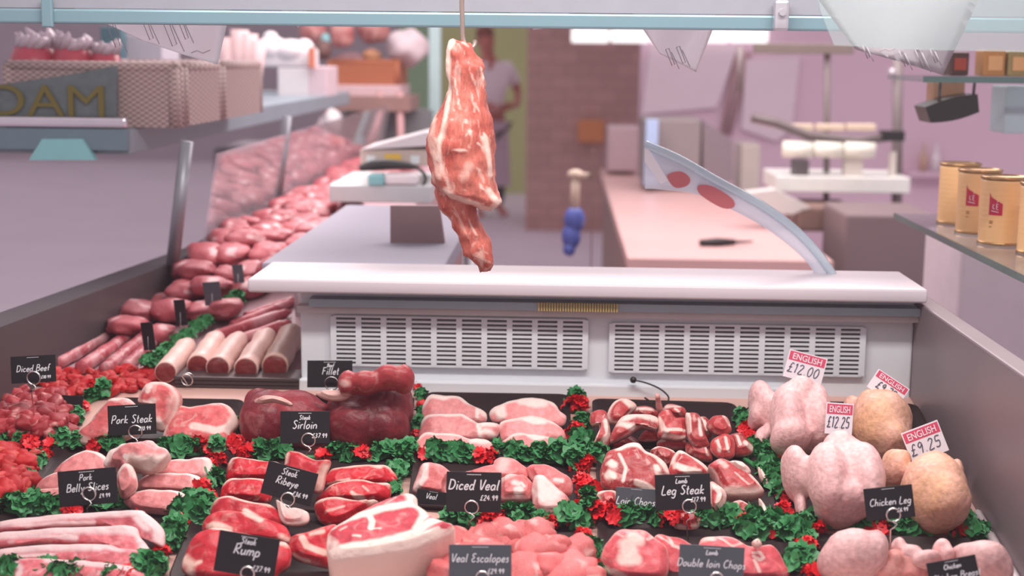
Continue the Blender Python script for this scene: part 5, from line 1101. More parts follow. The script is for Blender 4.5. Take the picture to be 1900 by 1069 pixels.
blob([cell(cJ, .05, 1290, 860, 68, 42, .018, -8), cell(cJ, .045, 1330, 915, 60, 45, .018)], ME_chick, 'chicken_drumstick', 'chicken knuckle end poking up above the cut off black card', 'chicken piece', G, vox=.003)
blob([cell(cJ, .04, 1600, 980, 190, 110, .04, 8), cell(cJ, .042, 1450, 920, 110, 50, .025), cell(cJ, .03, 1700, 1040, 110, 100, .035)], ME_chick, 'chicken_drumstick', 'plump chicken leg at the right end beside the corner rail', 'chicken piece', G, vox=.0035)
# ================================================================== HANGING LEG OF LAMB
YL_ = 1.90
prof = [(76, 228, 256), (90, 212, 300), (120, 199, 316), (160, 195, 340), (190, 198, 362), (220, 203, 360), (260, 206, 362), (300, 200, 363), (340, 185, 370), (380, 160, 376), (420, 135, 388), (460, 118, 395), (500, 113, 397), (540, 113, 398), (580, 117, 400), (620, 128, 402), (660, 135, 403), (690, 152, 406), (712, 180, 414), (735, 230, 422), (755, 290, 418), (772, 335, 392)]
O_ = at_y(*px(cL, 270, 500), YL_); kk = zd(O_) / F * (240 / 534.)
bm = bmesh.new(); seg = 48; rings = []
for (y, l, r) in [tuple(v) for v in catmull(prof, 70)]:
    cx = (l + r) / 2; a = (r - l) / 2 * kk; ring = []
    cz = at_y(*px(cL, cx, y), YL_)
    b = min(.62 * a, .045) + .006
    for q in range(seg):
        th = 2 * math.pi * q / seg
        ca, sa = math.cos(th), math.sin(th)
        xx = a * math.copysign(abs(ca) ** .85, ca); yy = b * math.copysign(abs(sa) ** .8, sa)
        ring.append(bm.verts.new(cz + Vector((xx, yy, 0))))
    rings.append(ring)
for i in range(len(rings) - 1):
    for q in range(seg): bm.faces.new((rings[i][q], rings[i][(q + 1) % seg], rings[i + 1][(q + 1) % seg], rings[i + 1][q]))
bm.faces.new(rings[0][::-1]); bm.faces.new(rings[-1])
sh_ = [((200, 640), 60), ((222, 700), 74), ((256, 780), 80), ((288, 855), 64), ((312, 905), 56), ((335, 950), 60), ((350, 990), 64), ((356, 1018), 50), ((358, 1034), 24)]
sp = catmull([at_y(*px(cL, *p), YL_ + .012) for p, r in sh_], 40); sr = np.interp(np.linspace(0, 1, 40), np.linspace(0, 1, len(sh_)), [r * kk for p, r in sh_])
tube(bm, [Vector(v) for v in sp], list(sr), 32)
c0_ = O_.copy()
inv = lambda p: at_y(*px(cL, *p), YL_)
bmesh.ops.recalc_face_normals(bm, faces=bm.faces); bm.normal_update()
co = np.array([v.co[:] for v in bm.verts]); P2 = co[:, [0, 2]]
def L2(pts): return [(inv(p).x, inv(p).z) for p in pts]
f = np.zeros(len(co))
front = co[:, 1] < YL_ + .012
for pts, w, s in (([(222, 85), (205, 120), (203, 170), (208, 230)], 17, 1), ([(212, 240), (208, 330), (195, 420), (178, 490), (170, 560)], 13, 1), ([(150, 400), (140, 480), (150, 560), (175, 640)], 17, .62), ([(165, 480), (185, 590), (215, 680)], 10, .75), ([(310, 512), (275, 530), (235, 522)], 6, .95), ([(335, 500), (360, 455), (352, 520)], 7, .9), ([(362, 470), (372, 540), (385, 630)], 13, .95), ([(342, 600), (352, 650), (345, 680)], 8, .85), ([(198, 688), (235, 718), (300, 742), (370, 766), (415, 742)], 15, 1), ([(372, 690), (405, 740)], 16, .95), ([(270, 640), (290, 600), (300, 590)], 30, .58), ([(282, 400), (298, 440), (308, 480)], 5, .8), ([(252, 320), (262, 385)], 5, .7), ([(305, 300), (318, 370)], 5, .6), ([(235, 230), (248, 300), (252, 350)], 5, .8), ([(340, 190), (350, 240)], 6, .8), ([(300, 210), (320, 260)], 7, .7), ([(262, 85), (290, 105)], 7, .6), ([(225, 380), (232, 440)], 5, .5), ([(290, 660), (275, 690)], 6, .6), ([(230, 760), (270, 850), (310, 930)], 5, .5), ([(270, 780), (320, 880)], 5, .6), ([(310, 960), (350, 980), (385, 1000)], 7, .6), ([(250, 820), (275, 870)], 10, .45), ([(330, 930), (370, 960)], 8, .4)):
    d = polydist(P2, L2(pts)); f = np.maximum(f, s * np.clip(1.3 - d / (w * kk), 0, 1))
f = np.where(co[:, 1] > YL_ + .02, np.maximum(f, .55), f)
for i, v in enumerate(bm.verts):
    n_ = v.normal
    h = noise.noise(v.co * 55) * .0035 + noise.noise(v.co * 130) * .0016 + abs(noise.noise(Vector((v.co.x * 90, v.co.y * 60, v.co.z * 28)))) * -.004
    v.co += n_ * (h + f[i] * .0015)
lg = solo('leg_of_lamb', 'raw leg of lamb hanging shank down on a steel hook at the centre', 'leg of lamb', bm, ME_leg)
setfat(lg.data, f)
bm = bmesh.new()
tube(bm, [Vector(v) for v in catmull([(at_y(857, 0, 1.9).x - .001, 1.9, 1.688), (at_y(857, 0, 1.9).x + .012, 1.9, 1.675), (at_y(857, 0, 1.9).x + .003, 1.9, 1.655), at_y(857, 0, 1.9), at_y(858, 40, 1.9), at_y(859, 70, 1.9), at_y(864, 84, 1.9), at_y(872, 90, 1.905), at_y(880, 84, 1.91), at_y(881, 76, 1.915)], 40)], 0.0032, 8)
solo('meat_hook', 'thin steel hook carrying the hanging leg of lamb', 'hook', bm, mat('hook_steel', (0.55, 0.42, 0.36), 0.3, metal=0.8))
# ================================================================== HANDWRITTEN LETTERS
GL = {
 'a': (5, '4,4.4 2,5 .5,3 .8,.5 2.4,0 4,2|4.3,5 4,1 5,0'), 'b': (5, '.9,10 .5,0|.5,3 2,5 4,4 4,1 2,0 .5,.8'), 'c': (4.3, '4,4.2 2,5 .5,3 .8,.6 2.4,0 4,.9'),
 'd': (5, '4,4.2 2,5 .5,3 .8,.5 2.4,0 4,2|4.5,10 4,1 5,0'), 'e': (4.4, '.8,2.4 3.8,3 3.4,4.8 2,5 .5,3 .8,.6 2.4,0 4,1'), 'f': (3.8, '4,9.4 2.8,10 1.8,8 1.5,0|.2,5 3.4,5.2'),
 'g': (5, '4,4.4 2,5 .5,3 .8,.5 2.4,0 4,2|4.3,5 4,-2 2.4,-4 .4,-3'), 'h': (5, '.9,10 .5,0|.6,3 2.4,5 4,4 4.1,0'), 'i': (2, '1,5 .9,.6 1.6,0|1.2,7.2 1.3,7.9'),
 'k': (4.6, '.9,10 .5,0|4,5 .8,2.4 4.3,0'), 'l': (2.2, '1.3,10 .8,1 1.7,0'), 'm': (7.2, '.5,5 .5,0|.5,3 2,5 3.3,4 3.3,0|3.3,3 5,5 6.4,4 6.6,0'),
 'n': (5, '.5,5 .5,0|.5,3 2.4,5 4,4 4.3,0'), 'o': (4.8, '2.2,5 .5,3 .8,.5 2.4,0 4.1,2 3.8,4.4 2.2,5'), 'p': (5, '.8,5 .4,-4|.7,3 2,5 4,4 4,1 2,0 .7,1'),
 'r': (3.5, '.5,5 .5,0|.5,3 2,5 3.4,4.8'), 's': (3.8, '3.4,4.4 2,5 .8,4 3,1.8 2,0 .4,.6'), 't': (3.4, '1.6,9 1.4,1 2.8,0|.1,5.6 3,5.8'), 'u': (5, '.5,5 .6,1 2,0 4,2|4.1,5 4.1,1 5,0'),
 'v': (4.4, '.4,5 2,0 4,5'), 'y': (4.6, '.4,5 2.2,.6|4.2,5 1,-4'),
 'B': (6, '.9,10 .5,0|.9,10 4.6,9.4 4.4,6.4 1,5.4|1,5.4 5.2,4.6 4.8,1 .5,0'), 'C': (6, '5.4,8.6 3.4,10 .8,7 .7,3 2.8,0 5.6,1.4'), 'D': (6.6, '1,10 .7,0|.3,9.8 4.4,9 6,5.4 4.4,1 .4,0'),
 'E': (5.4, '5,9.4 2.4,10 1,7.6 3.4,5.4 .8,3 2,0 5.2,1'), 'F': (5.2, '1,10 .6,0|.4,9.8 5,10|.8,5.2 4,5.4'), 'L': (5, '1.2,10 .5,.3 4.8,0'), 'P': (5.6, '1,10 .5,0|.2,9.4 4,10 5,7.4 3.6,5 .8,4.6'),
 'R': (5.8, '1,10 .5,0|.2,9.4 4,10 5,7.6 3.6,5.2 .8,5 5.4,0'), 'S': (5.4, '5,9 3,10 1,8 4.6,3 2.6,0 .4,1.2'), 'V': (5.4, '.4,10 2.4,0 5.4,10'),
 '0': (4.6, '2.2,8 .5,5 1,.6 2.6,0 4,3 3.6,7 2.2,8'), '1': (2.6, '.6,6.4 1.6,8 1.2,0'), '2': (4.6, '.6,6.6 2,8 3.8,6.4 .5,0 4.2,.2'), '3': (4.4, '.6,7.4 2.4,8 3.4,6 1.6,4.4 3.8,2.4 2,0 .4,.8'),
 '4': (4.6, '2.4,8 .4,3 4.2,3.2|3.4,5 3,0'), '5': (4.4, '4,8 1.2,8 .8,4.6 3.4,4.4 3.4,1 1.6,0 .4,.8'), '6': (4.4, '3.4,8 .8,4 1,.6 2.6,0 3.8,2.2 2.4,4 .8,3'), '7': (4.4, '.4,8 4,8 1.6,0'),
 '8': (4.4, '2.2,4.2 .8,6.4 2.2,8 3.6,6.4 .6,2 2.2,0 3.8,2 2.2,4.2'), '9': (4.4, '3.6,6.6 2.2,8 .6,6 1.8,4 3.6,6 3,0'), '.': (1.8, '.6,.2 1,.3'), '£': (4.8, '4.2,7 3,8 1.8,6 1.8,2 .4,0 4.4,.2|.6,4 3.4,4.2'), ' ': (3, ''), 'g2': (0, ''),
}
def handwrite(bm, s, cx, cy, h, rad, P, slant=.18, spread=1.0):
    """single stroke letters as thin painted ribbons; P maps (x, y) to space; h is the capital height"""
    u = h / 10.0; w = sum((GL[c][0] + .9) * u * spread for c in s)
    x = cx - w / 2
    for c in s:
        wd, st = GL[c]
        for line in st.split('|'):
            if not line: continue
            pts = [tuple(float(q) for q in a.split(',')) for a in line.split()]
            cu = catmull(pts, max(6, len(pts) * 4)) if len(pts) > 2 else np.array(pts)
            L = [(x + (q[0] + q[1] * slant) * u * spread, cy + q[1] * u) for q in cu]
            vs = []
            for i, q in enumerate(L):
                a = L[max(0, i - 1)]; b = L[min(len(L) - 1, i + 1)]
                t = Vector((b[0] - a[0], b[1] - a[1])); t = t.normalized() if t.length > 0 else Vector((1, 0))
                n = Vector((-t.y, t.x)) * rad
                vs.append((bm.verts.new(P(q[0] + n.x, q[1] + n.y)), bm.verts.new(P(q[0] - n.x, q[1] - n.y))))
            for a, b in zip(vs[:-1], vs[1:]): bm.faces.new((a[0], b[0], b[1], a[1]))
        x += (wd + .9) * u * spread
M_card = mat('black_card', (0.013, 0.012, 0.014), 0.55, var=0.15, scale=40, spec=0.3)
M_card2 = mat('slate_card', (0.075, 0.085, 0.10), 0.35, var=0.15, scale=20)
M_chalk = mat('chalk_pen', (0.72, 0.72, 0.74), 0.7)
def card(lab, c, w, h, roll, Y, lines, m=None, ringx=None, yaw=0.0, lean=12, pin=True, header=True, dy=.05):
    """slate price card; px centre, px size, roll clockwise in degrees, world depth"""
    if Y is None: Y = deck(c[0], c[1] + h / 2 + 22).y - dy
    O = at_y(c[0], c[1], Y); k = zd(O) / F
    W, H = w * k, h * k
    A = Matrix.Rotation(R(yaw), 3, 'Z') @ Matrix.Rotation(R(-lean), 3, 'X') @ Matrix.Rotation(R(roll), 3, 'Y')
    P = lambda x, y, d=0.0: O + A @ Vector((x, d, y))
    zb = deckz(Y)
    t = thing('price_card', lab, 'price card', (O.x, Y, O.z - H / 2), 'black price cards')
    bm = bmesh.new(); box(bm, O, (W, 0.0016, H), A.to_4x4(), 0.0004); cd_ = part('card', bm, m or M_card, t, False); bpy.context.view_layer.update()
    if lines or header:
        bm = bmesh.new()
        f = lambda x, y: P(x, y, -0.0013)
        for s, x, y, hh in lines: handwrite(bm, s, x * W, y * H, hh * H, max(0.00055, 0.030 * hh * H * 2.2), f)
        if header:
            for i in range(9):
                x0 = -.13 * W + i * .03 * W; n = len(bm.verts)
                q = [bm.verts.new(f(a, b)) for a, b in ((x0, .425 * H), (x0 + .02 * W, .425 * H), (x0 + .02 * W, .445 * H), (x0, .445 * H))]; bm.faces.new(q)
        q_ = part('lettering', bm, M_chalk, None, False); setparent(q_, cd_, Matrix.Identity(4))
    if pin:
        rx, ry = ringx if ringx else (c[0] + w * .1, c[1] + h * .42)
        d = -0.006; Q = at_y(rx, ry, Y - 0.012); rr = 12.5 * k
        bm = bmesh.new()
        pts = [Q + Vector((rr * math.sin(a), -0.002 * a / 6.3 , rr * math.cos(a))) for a in np.linspace(2.9, -9.2, 60)]
        pts += [Q + Vector((0.004, -0.004, -rr * 1.25)), Q + Vector((0.0005, -0.003, -rr * 1.8)), Q + Vector((-0.003, -0.001, -rr * 2.2)), Vector((Q.x, Y - 0.010, min(zb + 0.004, Q.z - rr * 2.6)))]
        tube(bm, pts, 0.00095, 6); part('ring_skewer', bm, M_wire, t)
    return t
yr1, yr2, yr3 = deck(700, 830).y, deck(700, 940).y, deck(700, 1062).y
card('black card reading Diced Beef at the left edge', (62, 685), 84, 50, -4, 1.975, [('Diced Beef', 0, -.08, .24), ('£10.99', .28, -.36, .13)], ringx=(62, 702))
card('black card reading Pork Steak between two pork steaks', (245, 779), 90, 56, -4, None, [('Pork Steak', 0, -.10, .26), ('£10.99', .26, -.36, .15)], ringx=(251, 802), dy=.07)
card('black card reading Belly Slices at the left', (163, 904), 110, 66, -6, None, [('Pork', -.02, .20, .17), ('Belly Slices', 0, -.10, .22), ('£9.99', .28, -.32, .13)], ringx=(165, 917))
card('black card reading Sirloin in front of the dark beef', (566, 793), 92, 60, -1, None, [('Steak', 0, .24, .13), ('Sirloin', 0, -.04, .25), ('£37.99', .30, -.32, .16)], ringx=(572, 817), dy=.11)
card('black card reading Fillet beside the beef fillet at the back', (612, 694), 84, 50, -1, 2.12, [('Fillet', .02, -.02, .26), ('Beef', .02, .26, .12)], ringx=(615, 712))
card('black card reading Ribeye tilted among the red steaks', (537, 897), 96, 62, 14, None, [('Steak', -.04, .22, .18), ('Ribeye', -.04, -.08, .22), ('£36.99', .26, -.32, .16)], ringx=(534, 927))
card('black card reading Rump at the bottom left middle', (458, 1030), 114, 76, 8, None, [('Steak', .0, .27, .14), ('Rump', .0, .0, .25), ('£27.99', .27, -.34, .15)], ringx=(459, 1064))
card('black card reading Diced Veal in front of the veal cutlets', (879, 913), 102, 74, 0, None, [('Diced Veal', 0, .06, .25), ('£24.99', .28, -.20, .15)], ringx=(875, 942))
card('half hidden black veal card left of the Diced Veal card', (803, 928), 62, 34, 7, yr2 + .005, [('Veal', -.05, .05, .30)], pin=False)
card('half hidden black veal card right of the Diced Veal card', (948, 938), 78, 34, 2, yr2 + .005, [('Veal', -.18, -.05, .40)], ringx=(915, 950))
card('slate grey card reading Veal Escalopes at the bottom centre', (891, 1044), 116, 66, -1, None, [('Veal Escalopes', 0, .02, .23), ('£29.99', .25, -.30, .16)], M_card2, ringx=(895, 1073))
card('black card reading Leg Steak before the lamb steaks', (1267, 913), 102, 66, -3, None, [('Lamb', -.02, .25, .13), ('Leg Steak', 0, -.06, .25), ('£17.99', .27, -.28, .15)], ringx=(1279, 940))
card('slate grey card reading Loin Chops left of the Leg Steak card', (1180, 926), 76, 40, 3, yr2 - .035, [('Loin Chops', .0, -.26, .34)], M_card2, pin=False)
card('half hidden blank black card among the small lamb cutlets', (1230, 822), 90, 22, 6, deck(1230, 832).y, [], pin=False, header=False)
card('slate grey card reading Double loin Chops at the bottom right', (1320, 1046), 120, 66, 2, None, [('Lamb', 0, .25, .13), ('Double loin Chops', 0, -.10, .22)], M_card2, ringx=(1330, 1075))
card('black card reading Chicken Leg between the two front chickens', (1650, 933), 90, 60, -7, None, [('Chicken Leg', .02, -.06, .22), ('£6.99', .25, -.30, .14)], ringx=(1658, 956), dy=.12)
card('black card reading Chicken Breast cut off at the bottom right', (1770, 1068), 92, 62, -12, None, [('Chicken', .0, .22, .14), ('Chicken Breast', .05, -.10, .20)], ringx=(1775, 1090))
card('small plain dark card left of the pork steak garnish', (134, 746), 40, 24, 2, 2.06, [], pin=False, header=False)
# ring skewers without a card in front of the rolled joints
# ------------------------------------------------------------------ white ENGLISH tickets
M_tick = mat('white_ticket', (0.86, 0.82, 0.86), 0.5, var=0.02)
M_trd = mat('ticket_red', (0.72, 0.08, 0.16), 0.5)
M_pen = mat('pen_ink', (0.10, 0.10, 0.14), 0.6)
def ticket(lab, c, w, h, roll, Y, price, yaw=0, foot=None):
    O = at_y(c[0], c[1], Y); k = zd(O) / F; W, H = w * k, h * k
    A = Matrix.Rotation(R(yaw), 3, 'Z') @ Matrix.Rotation(R(-10), 3, 'X') @ Matrix.Rotation(R(roll), 3, 'Y')
    P = lambda x, y, d=0.0: O + A @ Vector((x * W, d, y * H))
    t = thing('price_ticket', lab, 'price ticket', P(0, -.5), 'white and red ENGLISH tickets')
    bm = bmesh.new(); box(bm, O, (W, 0.0012, H), A.to_4x4()); part('ticket', bm, M_tick, t, False)
    bm = bmesh.new(); q = [bm.verts.new(P(x, y, -.0009)) for x, y in ((-.47, .14), (.47, .14), (.47, .46), (-.47, .46))]; bm.faces.new(q); rb_ = part('red_band', bm, M_trd, t, False); bpy.context.view_layer.update()
    me = textmesh('ENGLISH', 1.0, 0.0, offset=0.012)
    xs_ = np.array([v.co[:] for v in me.vertices]); wx = xs_[:, 0].max() - xs_[:, 0].min(); hy = xs_[:, 1].max() - xs_[:, 1].min(); mx_, my_ = (xs_[:, 0].max() + xs_[:, 0].min()) / 2, (xs_[:, 1].max() + xs_[:, 1].min()) / 2
    for v in me.vertices: v.co = P((v.co.x - mx_) / wx * .76, .30 + (v.co.y - my_) / hy * .22, -.0014)
    o = link('english_lettering', me, M_tick); setparent(o, rb_, Matrix.Identity(4))
    bm = bmesh.new(); f = lambda x, y: O + A @ Vector((x, -.0012, y))
    nw = sum((GL[c_][0] + .9) for c_ in price) * .042 * H; handwrite(bm, price, -.02 * W, -.28 * H, .42 * H, .0007, f, .1, min(1.0, .84 * W / nw)); part('price_lettering', bm, M_pen, t, False)
    bm = bmesh.new(); a = P(.12, -.5); b = Vector(foot) if foot else a + Vector((0.004, 0.01, -0.03))
    tube(bm, [P(.1, -.45, .001), a, b], 0.0006, 5); part('pin', bm, M_wire, t)
tk = lambda px_, py_, lf: deck(px_, py_, lf)
ticket('leftmost white ticket tilted right, reading 12.00, on the back left pale chicken', (1494, 682), 72, 52, 14, 2.06, '£12.00')
ticket('white ticket turned steeply, on the back right yellow chicken', (1648, 720), 68, 40, 33, 1.985, '£9.75')
ticket('upright white ticket reading 12.25 on the large front chicken', (1557, 777), 50, 58, 3, 1.885, '£12.25')
ticket('rightmost white ticket tilted left, reading 9.25, on the front yellow chicken', (1716, 820), 72, 60, -22, 1.86, '£9.25')
# ================================================================== CURLY GARNISH
M_green = mat('garnish_green', (0.045, 0.24, 0.080), 0.45, var=0.45, scale=45, spec=0.4)
M_gred = mat('garnish_red', (0.72, 0.016, 0.024), 0.40, var=0.30, scale=45, spec=0.4)
def leafcluster(seed, n, flower=False):
    rg = random.Random(seed); bm = bmesh.new()
    for j in range(n):
        u = rg.random(); el = math.acos(1 - u * 1.05); az = rg.uniform(0, 6.283)
        d = Vector((math.sin(el) * math.cos(az), math.sin(el) * math.sin(az), math.cos(el)))
        base = d * rg.uniform(.25, .55) + Vector((0, 0, .35)); r = rg.uniform(.34, .52) * (0.85 if flower else 1)
        up = (d + Vector((rg.uniform(-.5, .5), rg.uniform(-.5, .5), rg.uniform(-.2, .5)))).normalized()
        a = up.cross(Vector((.3, .5, .8))).normalized(); b = up.cross(a)
        lob = 5 if not flower else 7; nn = 20; ph = rg.uniform(0, 6)
        cen = bm.verts.new(base); r1 = []; r2 = []
        for k in range(nn):
            t = 2 * math.pi * k / nn; s = 1 + .16 * math.cos(lob * t + ph)
            cup = .22 + .16 * math.sin(lob * t + ph * 2)
            r1.append(bm.verts.new(base + (a * math.cos(t) + b * math.sin(t)) * r * .55 + up * r * .06))
            r2.append(bm.verts.new(base + (a * math.cos(t) + b * math.sin(t)) * r * s + up * r * cup))
        for k in range(nn):
            q = (k + 1) % nn; bm.faces.new((cen, r1[k], r1[q])); bm.faces.new((r1[k], r2[k], r2[q], r1[q]))
    tube(bm, [(0, 0, 0), (0, 0, .45)], .12, 6)
    return meshof(bm)
TG = [leafcluster(i, 19) for i in range(4)]; TR = [leafcluster(20 + i, 13, True) for i in range(3)]
for m_ in TG: m_.materials.append(M_green)
for m_ in TR: m_.materials.append(M_gred)
def strip(lab, tufts, sc=1.0):
    """a plastic garnish strip: runner base plus each green and red tuft"""
    rg = random.Random(len(lab) * 31 + int(tufts[0][0]))
    pts = [deck(t[0], t[1], 0.0) for t in tufts]
    c = sum(pts, Vector()) / len(pts)
    th = thing('garnish_strip', lab, 'garnish', c, 'curly garnish strips between the trays')
    if len(pts) > 1:
        bm = bmesh.new(); tube(bm, [p + Vector((0, 0, 0.0045)) for p in pts], 0.004, 6); part('runner', bm, M_green, th)
    for t, p in zip(tufts, pts):
        red = t[2] == 'r'
        o = bpy.data.objects.new('red_tuft' if red else 'green_tuft', rg.choice(TR if red else TG)); COL.objects.link(o)
        s = (0.021 if red else 0.0245) * sc * rg.uniform(.88, 1.12) * (t[3] if len(t) > 3 else 1)
        o.parent = th; lf = t[4] if len(t) > 4 else 0.003
        o.location = th.matrix_world.inverted() @ (p + Vector((0, 0, lf)))
        o.rotation_euler = (rg.uniform(-.3, .3), rg.uniform(-.3, .3), rg.uniform(0, 6.28)); o.scale = (s, s, s * rg.uniform(.9, 1.15))
g, r_ = 'g', 'r'
strip('garnish strip with green and red tufts before the diced beef heap at the far left', [(-20, 838, r_), (8, 836, g), (38, 838, g), (64, 842, r_), (92, 838, r_), (112, 832, g), (142, 838, g)])
strip('garnish strip running back between the diced beef and the pork steak', [(172, 846, r_), (163, 824, r_), (128, 806, r_), (138, 788, g), (150, 768, r_), (168, 748, g), (198, 738, g), (172, 728, r_)], .9)
strip('garnish strip in front of the pork steaks', [(176, 834, r_), (192, 838, g), (216, 838, g), (308, 846, g), (334, 848, g), (352, 850, g), (384, 846, r_), (366, 842, r_), (408, 846, g), (436, 842, r_), (436, 806, g, .7)])
strip('garnish strip in front of the dark beef joints', [(462, 854, r_), (484, 852, g), (502, 850, g), (520, 852, g), (596, 856, r_), (626, 854, g), (650, 852, g), (668, 856, r_), (686, 856, r_, .8), (704, 854, g), (724, 852, g), (744, 850, g), (764, 846, g)])
strip('garnish strip running back between the dark beef and the pork chops', [(776, 818, r_), (780, 800, g), (784, 776, g, .8), (782, 758, r_, .7), (778, 742, g, .7), (776, 728, r_, .6)], .8)
strip('garnish strip in front of the six pale pork chops', [(784, 856, r_), (794, 846, r_, .8), (810, 854, g), (830, 856, g), (850, 856, g), (870, 856, g), (892, 862, r_), (908, 858, r_), (928, 848, g, .8), (952, 856, g), (972, 860, g), (994, 860, g), (1016, 864, g), (1038, 862, g)])
strip('garnish strip running back between the middle and lamb columns', [(1066, 752, g), (1060, 768, r_, 1.2), (1076, 768, r_), (1077, 796, g), (1066, 816, r_), (1080, 826, r_), (1074, 838, g), (1068, 858, g), (1082, 866, g), (1062, 874, g), (1092, 880, r_), (1074, 880, r_), (1104, 856, g)])
strip('garnish strip between the veal cutlets and the lamb leg steaks', [(1088, 922, r_, 1.1), (1084, 906, r_), (1090, 944, g), (1072, 958, r_), (1094, 966, g), (1078, 984, g), (1062, 980, g), (1046, 978, r_, 1.1)])
strip('garnish strip between the veal escalopes and the thick lamb chops', [(1088, 1012, r_), (1092, 1028, g), (1094, 1046, g), (1100, 1064, r_), (1082, 1076, r_), (1100, 1088, g)], .9)
strip('garnish strip below the Diced Veal card', [(836, 976, g), (858, 978, g), (878, 978, g), (900, 986, r_), (920, 978, r_, 1.2), (944, 976, g), (962, 980, g), (980, 978, g), (1004, 984, g, .9), (1022, 988, r_)])
strip('garnish strip running forward from the dark beef corner beside the ribeye steaks', [(748, 872, g), (738, 888, g), (730, 904, g), (752, 858, g), (728, 924, g, .8)])
strip('garnish strip beside the pale pork slices, left of the ribeye steaks', [(400, 868, r_), (386, 884, r_), (396, 906, g), (384, 918, g, .8), (370, 926, r_, 1.1), (390, 940, r_), (352, 946, g), (376, 952, g), (340, 964, g), (362, 968, g), (334, 984, r_, .8), (328, 990, g), (318, 1006, g), (310, 1024, g), (294, 1044, r_, 1.1)])
strip('garnish strip at the bottom left before the belly slices', [(20, 1076, g), (92, 1072, g), (114, 1080, g), (140, 1082, g), (206, 1080, g), (262, 1066, g), (284, 1068, g), (240, 1082, r_)])
strip('garnish strip before the pork slices, under the Belly Slices card', [(-14, 950, g), (16, 954, g), (34, 958, g), (64, 952, g), (88, 950, g), (110, 954, g), (136, 958, r_), (176, 952, g), (200, 950, g), (224, 948, g), (244, 948, g, .8), (268, 956, r_, 1.15), (292, 954, r_, 1.15)])
strip('garnish strip at the left edge beside the pork slices', [(56, 880, g), (70, 868, g), (50, 900, g), (38, 918, g), (86, 858, r_), (40, 898, r_), (12, 928, r_, .8), (28, 908, g)], .9)
strip('garnish strip below the Leg Steak card', [(1116, 974, r_, 1.2), (1138, 974, r_, 1.2), (1152, 972, g), (1172, 970, g, 1.15), (1196, 972, g, 1.15), (1220, 974, g), (1240, 978, r_), (1262, 984, r_), (1306, 978, g), (1324, 980, g), (1352, 978, g, 1.1), (1378, 984, r_), (1394, 978, g), (1388, 996, g), (1412, 996, g)])
strip('garnish strip curving back between lamb steaks and chickens', [(1382, 800, g, .9), (1376, 786, g, .7), (1382, 814, r_), (1388, 826, r_), (1398, 848, g), (1416, 852, g), (1428, 862, g), (1366, 850, r_), (1424, 884, g), (1436, 896, g), (1440, 914, g), (1448, 930, g), (1456, 938, r_), (1452, 962, r_)])
strip('garnish strip from the lamb steaks down to the front right', [(1440, 988, g), (1456, 1000, g), (1470, 1004, g), (1486, 996, g), (1432, 1000, r_, .7), (1518, 1006, r_), (1498, 1012, g, .8), (1484, 1034, r_), (1502, 1032, r_), (1496, 1054, g), (1478, 1060, g), (1504, 1078, r_)])
strip('garnish strip in front of the two front chickens', [(1500, 984, g), (1524, 976, r_), (1548, 984, g), (1568, 982, g), (1586, 984, g), (1604, 988, g), (1624, 998, r_), (1642, 992, r_, .8), (1662, 990, g), (1682, 992, g), (1700, 992, g), (1718, 990, g), (1738, 986, g), (1754, 990, r_), (1768, 1004, r_), (1786, 992, g), (1806, 1006, g), (1822, 1002, g, .8)])
strip('few green tufts and a red one among the whole chickens', [(1640, 866, g, .8), (1652, 862, g, .7), (1462, 866, g, .8), (1448, 868, r_, .8)])
# ================================================================== LEFT COUNTER MEATS
def zsurf(y): return ZL + (ZT - ZL) * min(1, max(0, (y - 2.42) / .53))
def at_l(x, y, lf=0.0):
    p = at_z(x, y, ZL + lf)
    for _ in range(12): p = p * .5 + at_z(x, y, zsurf(p.y) + lf) * .5
    return p
def joint(nm, lab, a, b, rad, m, group, cat='joint', lf=None, end=True):
    """a rolled joint or strip: px end points, px radius at the front, flat cut front"""
    A = at_l(a[0], a[1]); kA = zd(A) / F; rr = rad * kA
    A = at_l(a[0], a[1] + rad, 0.0); A.z += rr * .92; B = at_l(b[0], b[1] + rad * .7, 0); B.z += rr * .92
    n = 16; ts = np.linspace(0, 1, n); pts = []; rads = []
    pts.append(A); rads.append(rr * .2); pts.append(A + (B - A) * .003); rads.append(rr * .80)
    for i, t in enumerate(ts):
        p = A + (B - A) * (.02 + t * .9); q = Vector((noise.noise(Vector((t * 4, a[0], 0))), 0, noise.noise(Vector((t * 4, a[0], 5))))) * rr * .12
        pts.append(p + q); rads.append(rr * (1 + .12 * noise.noise(Vector((t * 5, a[1], a[0])))) * (1 if t < .9 else .8))
    pts.append(B); rads.append(rr * .3)
    bm = bmesh.new(); rg_ = tube(bm, pts, rads, 24)
    f = np.array([0.0 if i // 24 < 2 else 1.0 for i in range(len(bm.verts))]) if end else np.array([.3 + .5 * noise.noise(v.co * 25) for v in bm.verts])
    o = solo(nm, lab, cat, bm, m, group); setfat(o.data, f); return o
G = 'rolled joints at the front of the side counter'
for i, (a, b, rd, m_, lab) in enumerate((((307, 690), (352, 640), 20, ME_joint, 'leftmost pale rolled joint with a red cut end at the front of the side counter'), ((368, 678), (405, 628), 21, ME_joint, 'second rolled joint from the left, above the ring skewer'), ((404, 682), (447, 630), 22, ME_joint, 'middle rolled joint with a wide red cut end'), ((456, 684), (500, 622), 22, ME_joint, 'fourth rolled joint with a pale fat cap'), ((510, 680), (545, 616), 24, ME_joint2, 'rightmost browner rolled joint next to the vented counter wall'))):
    joint('rolled_joint', lab, a, b, rd, m_, G)
bm = bmesh.new(); Q = at_y(350, 702, 2.19); kq = zd(Q) / F
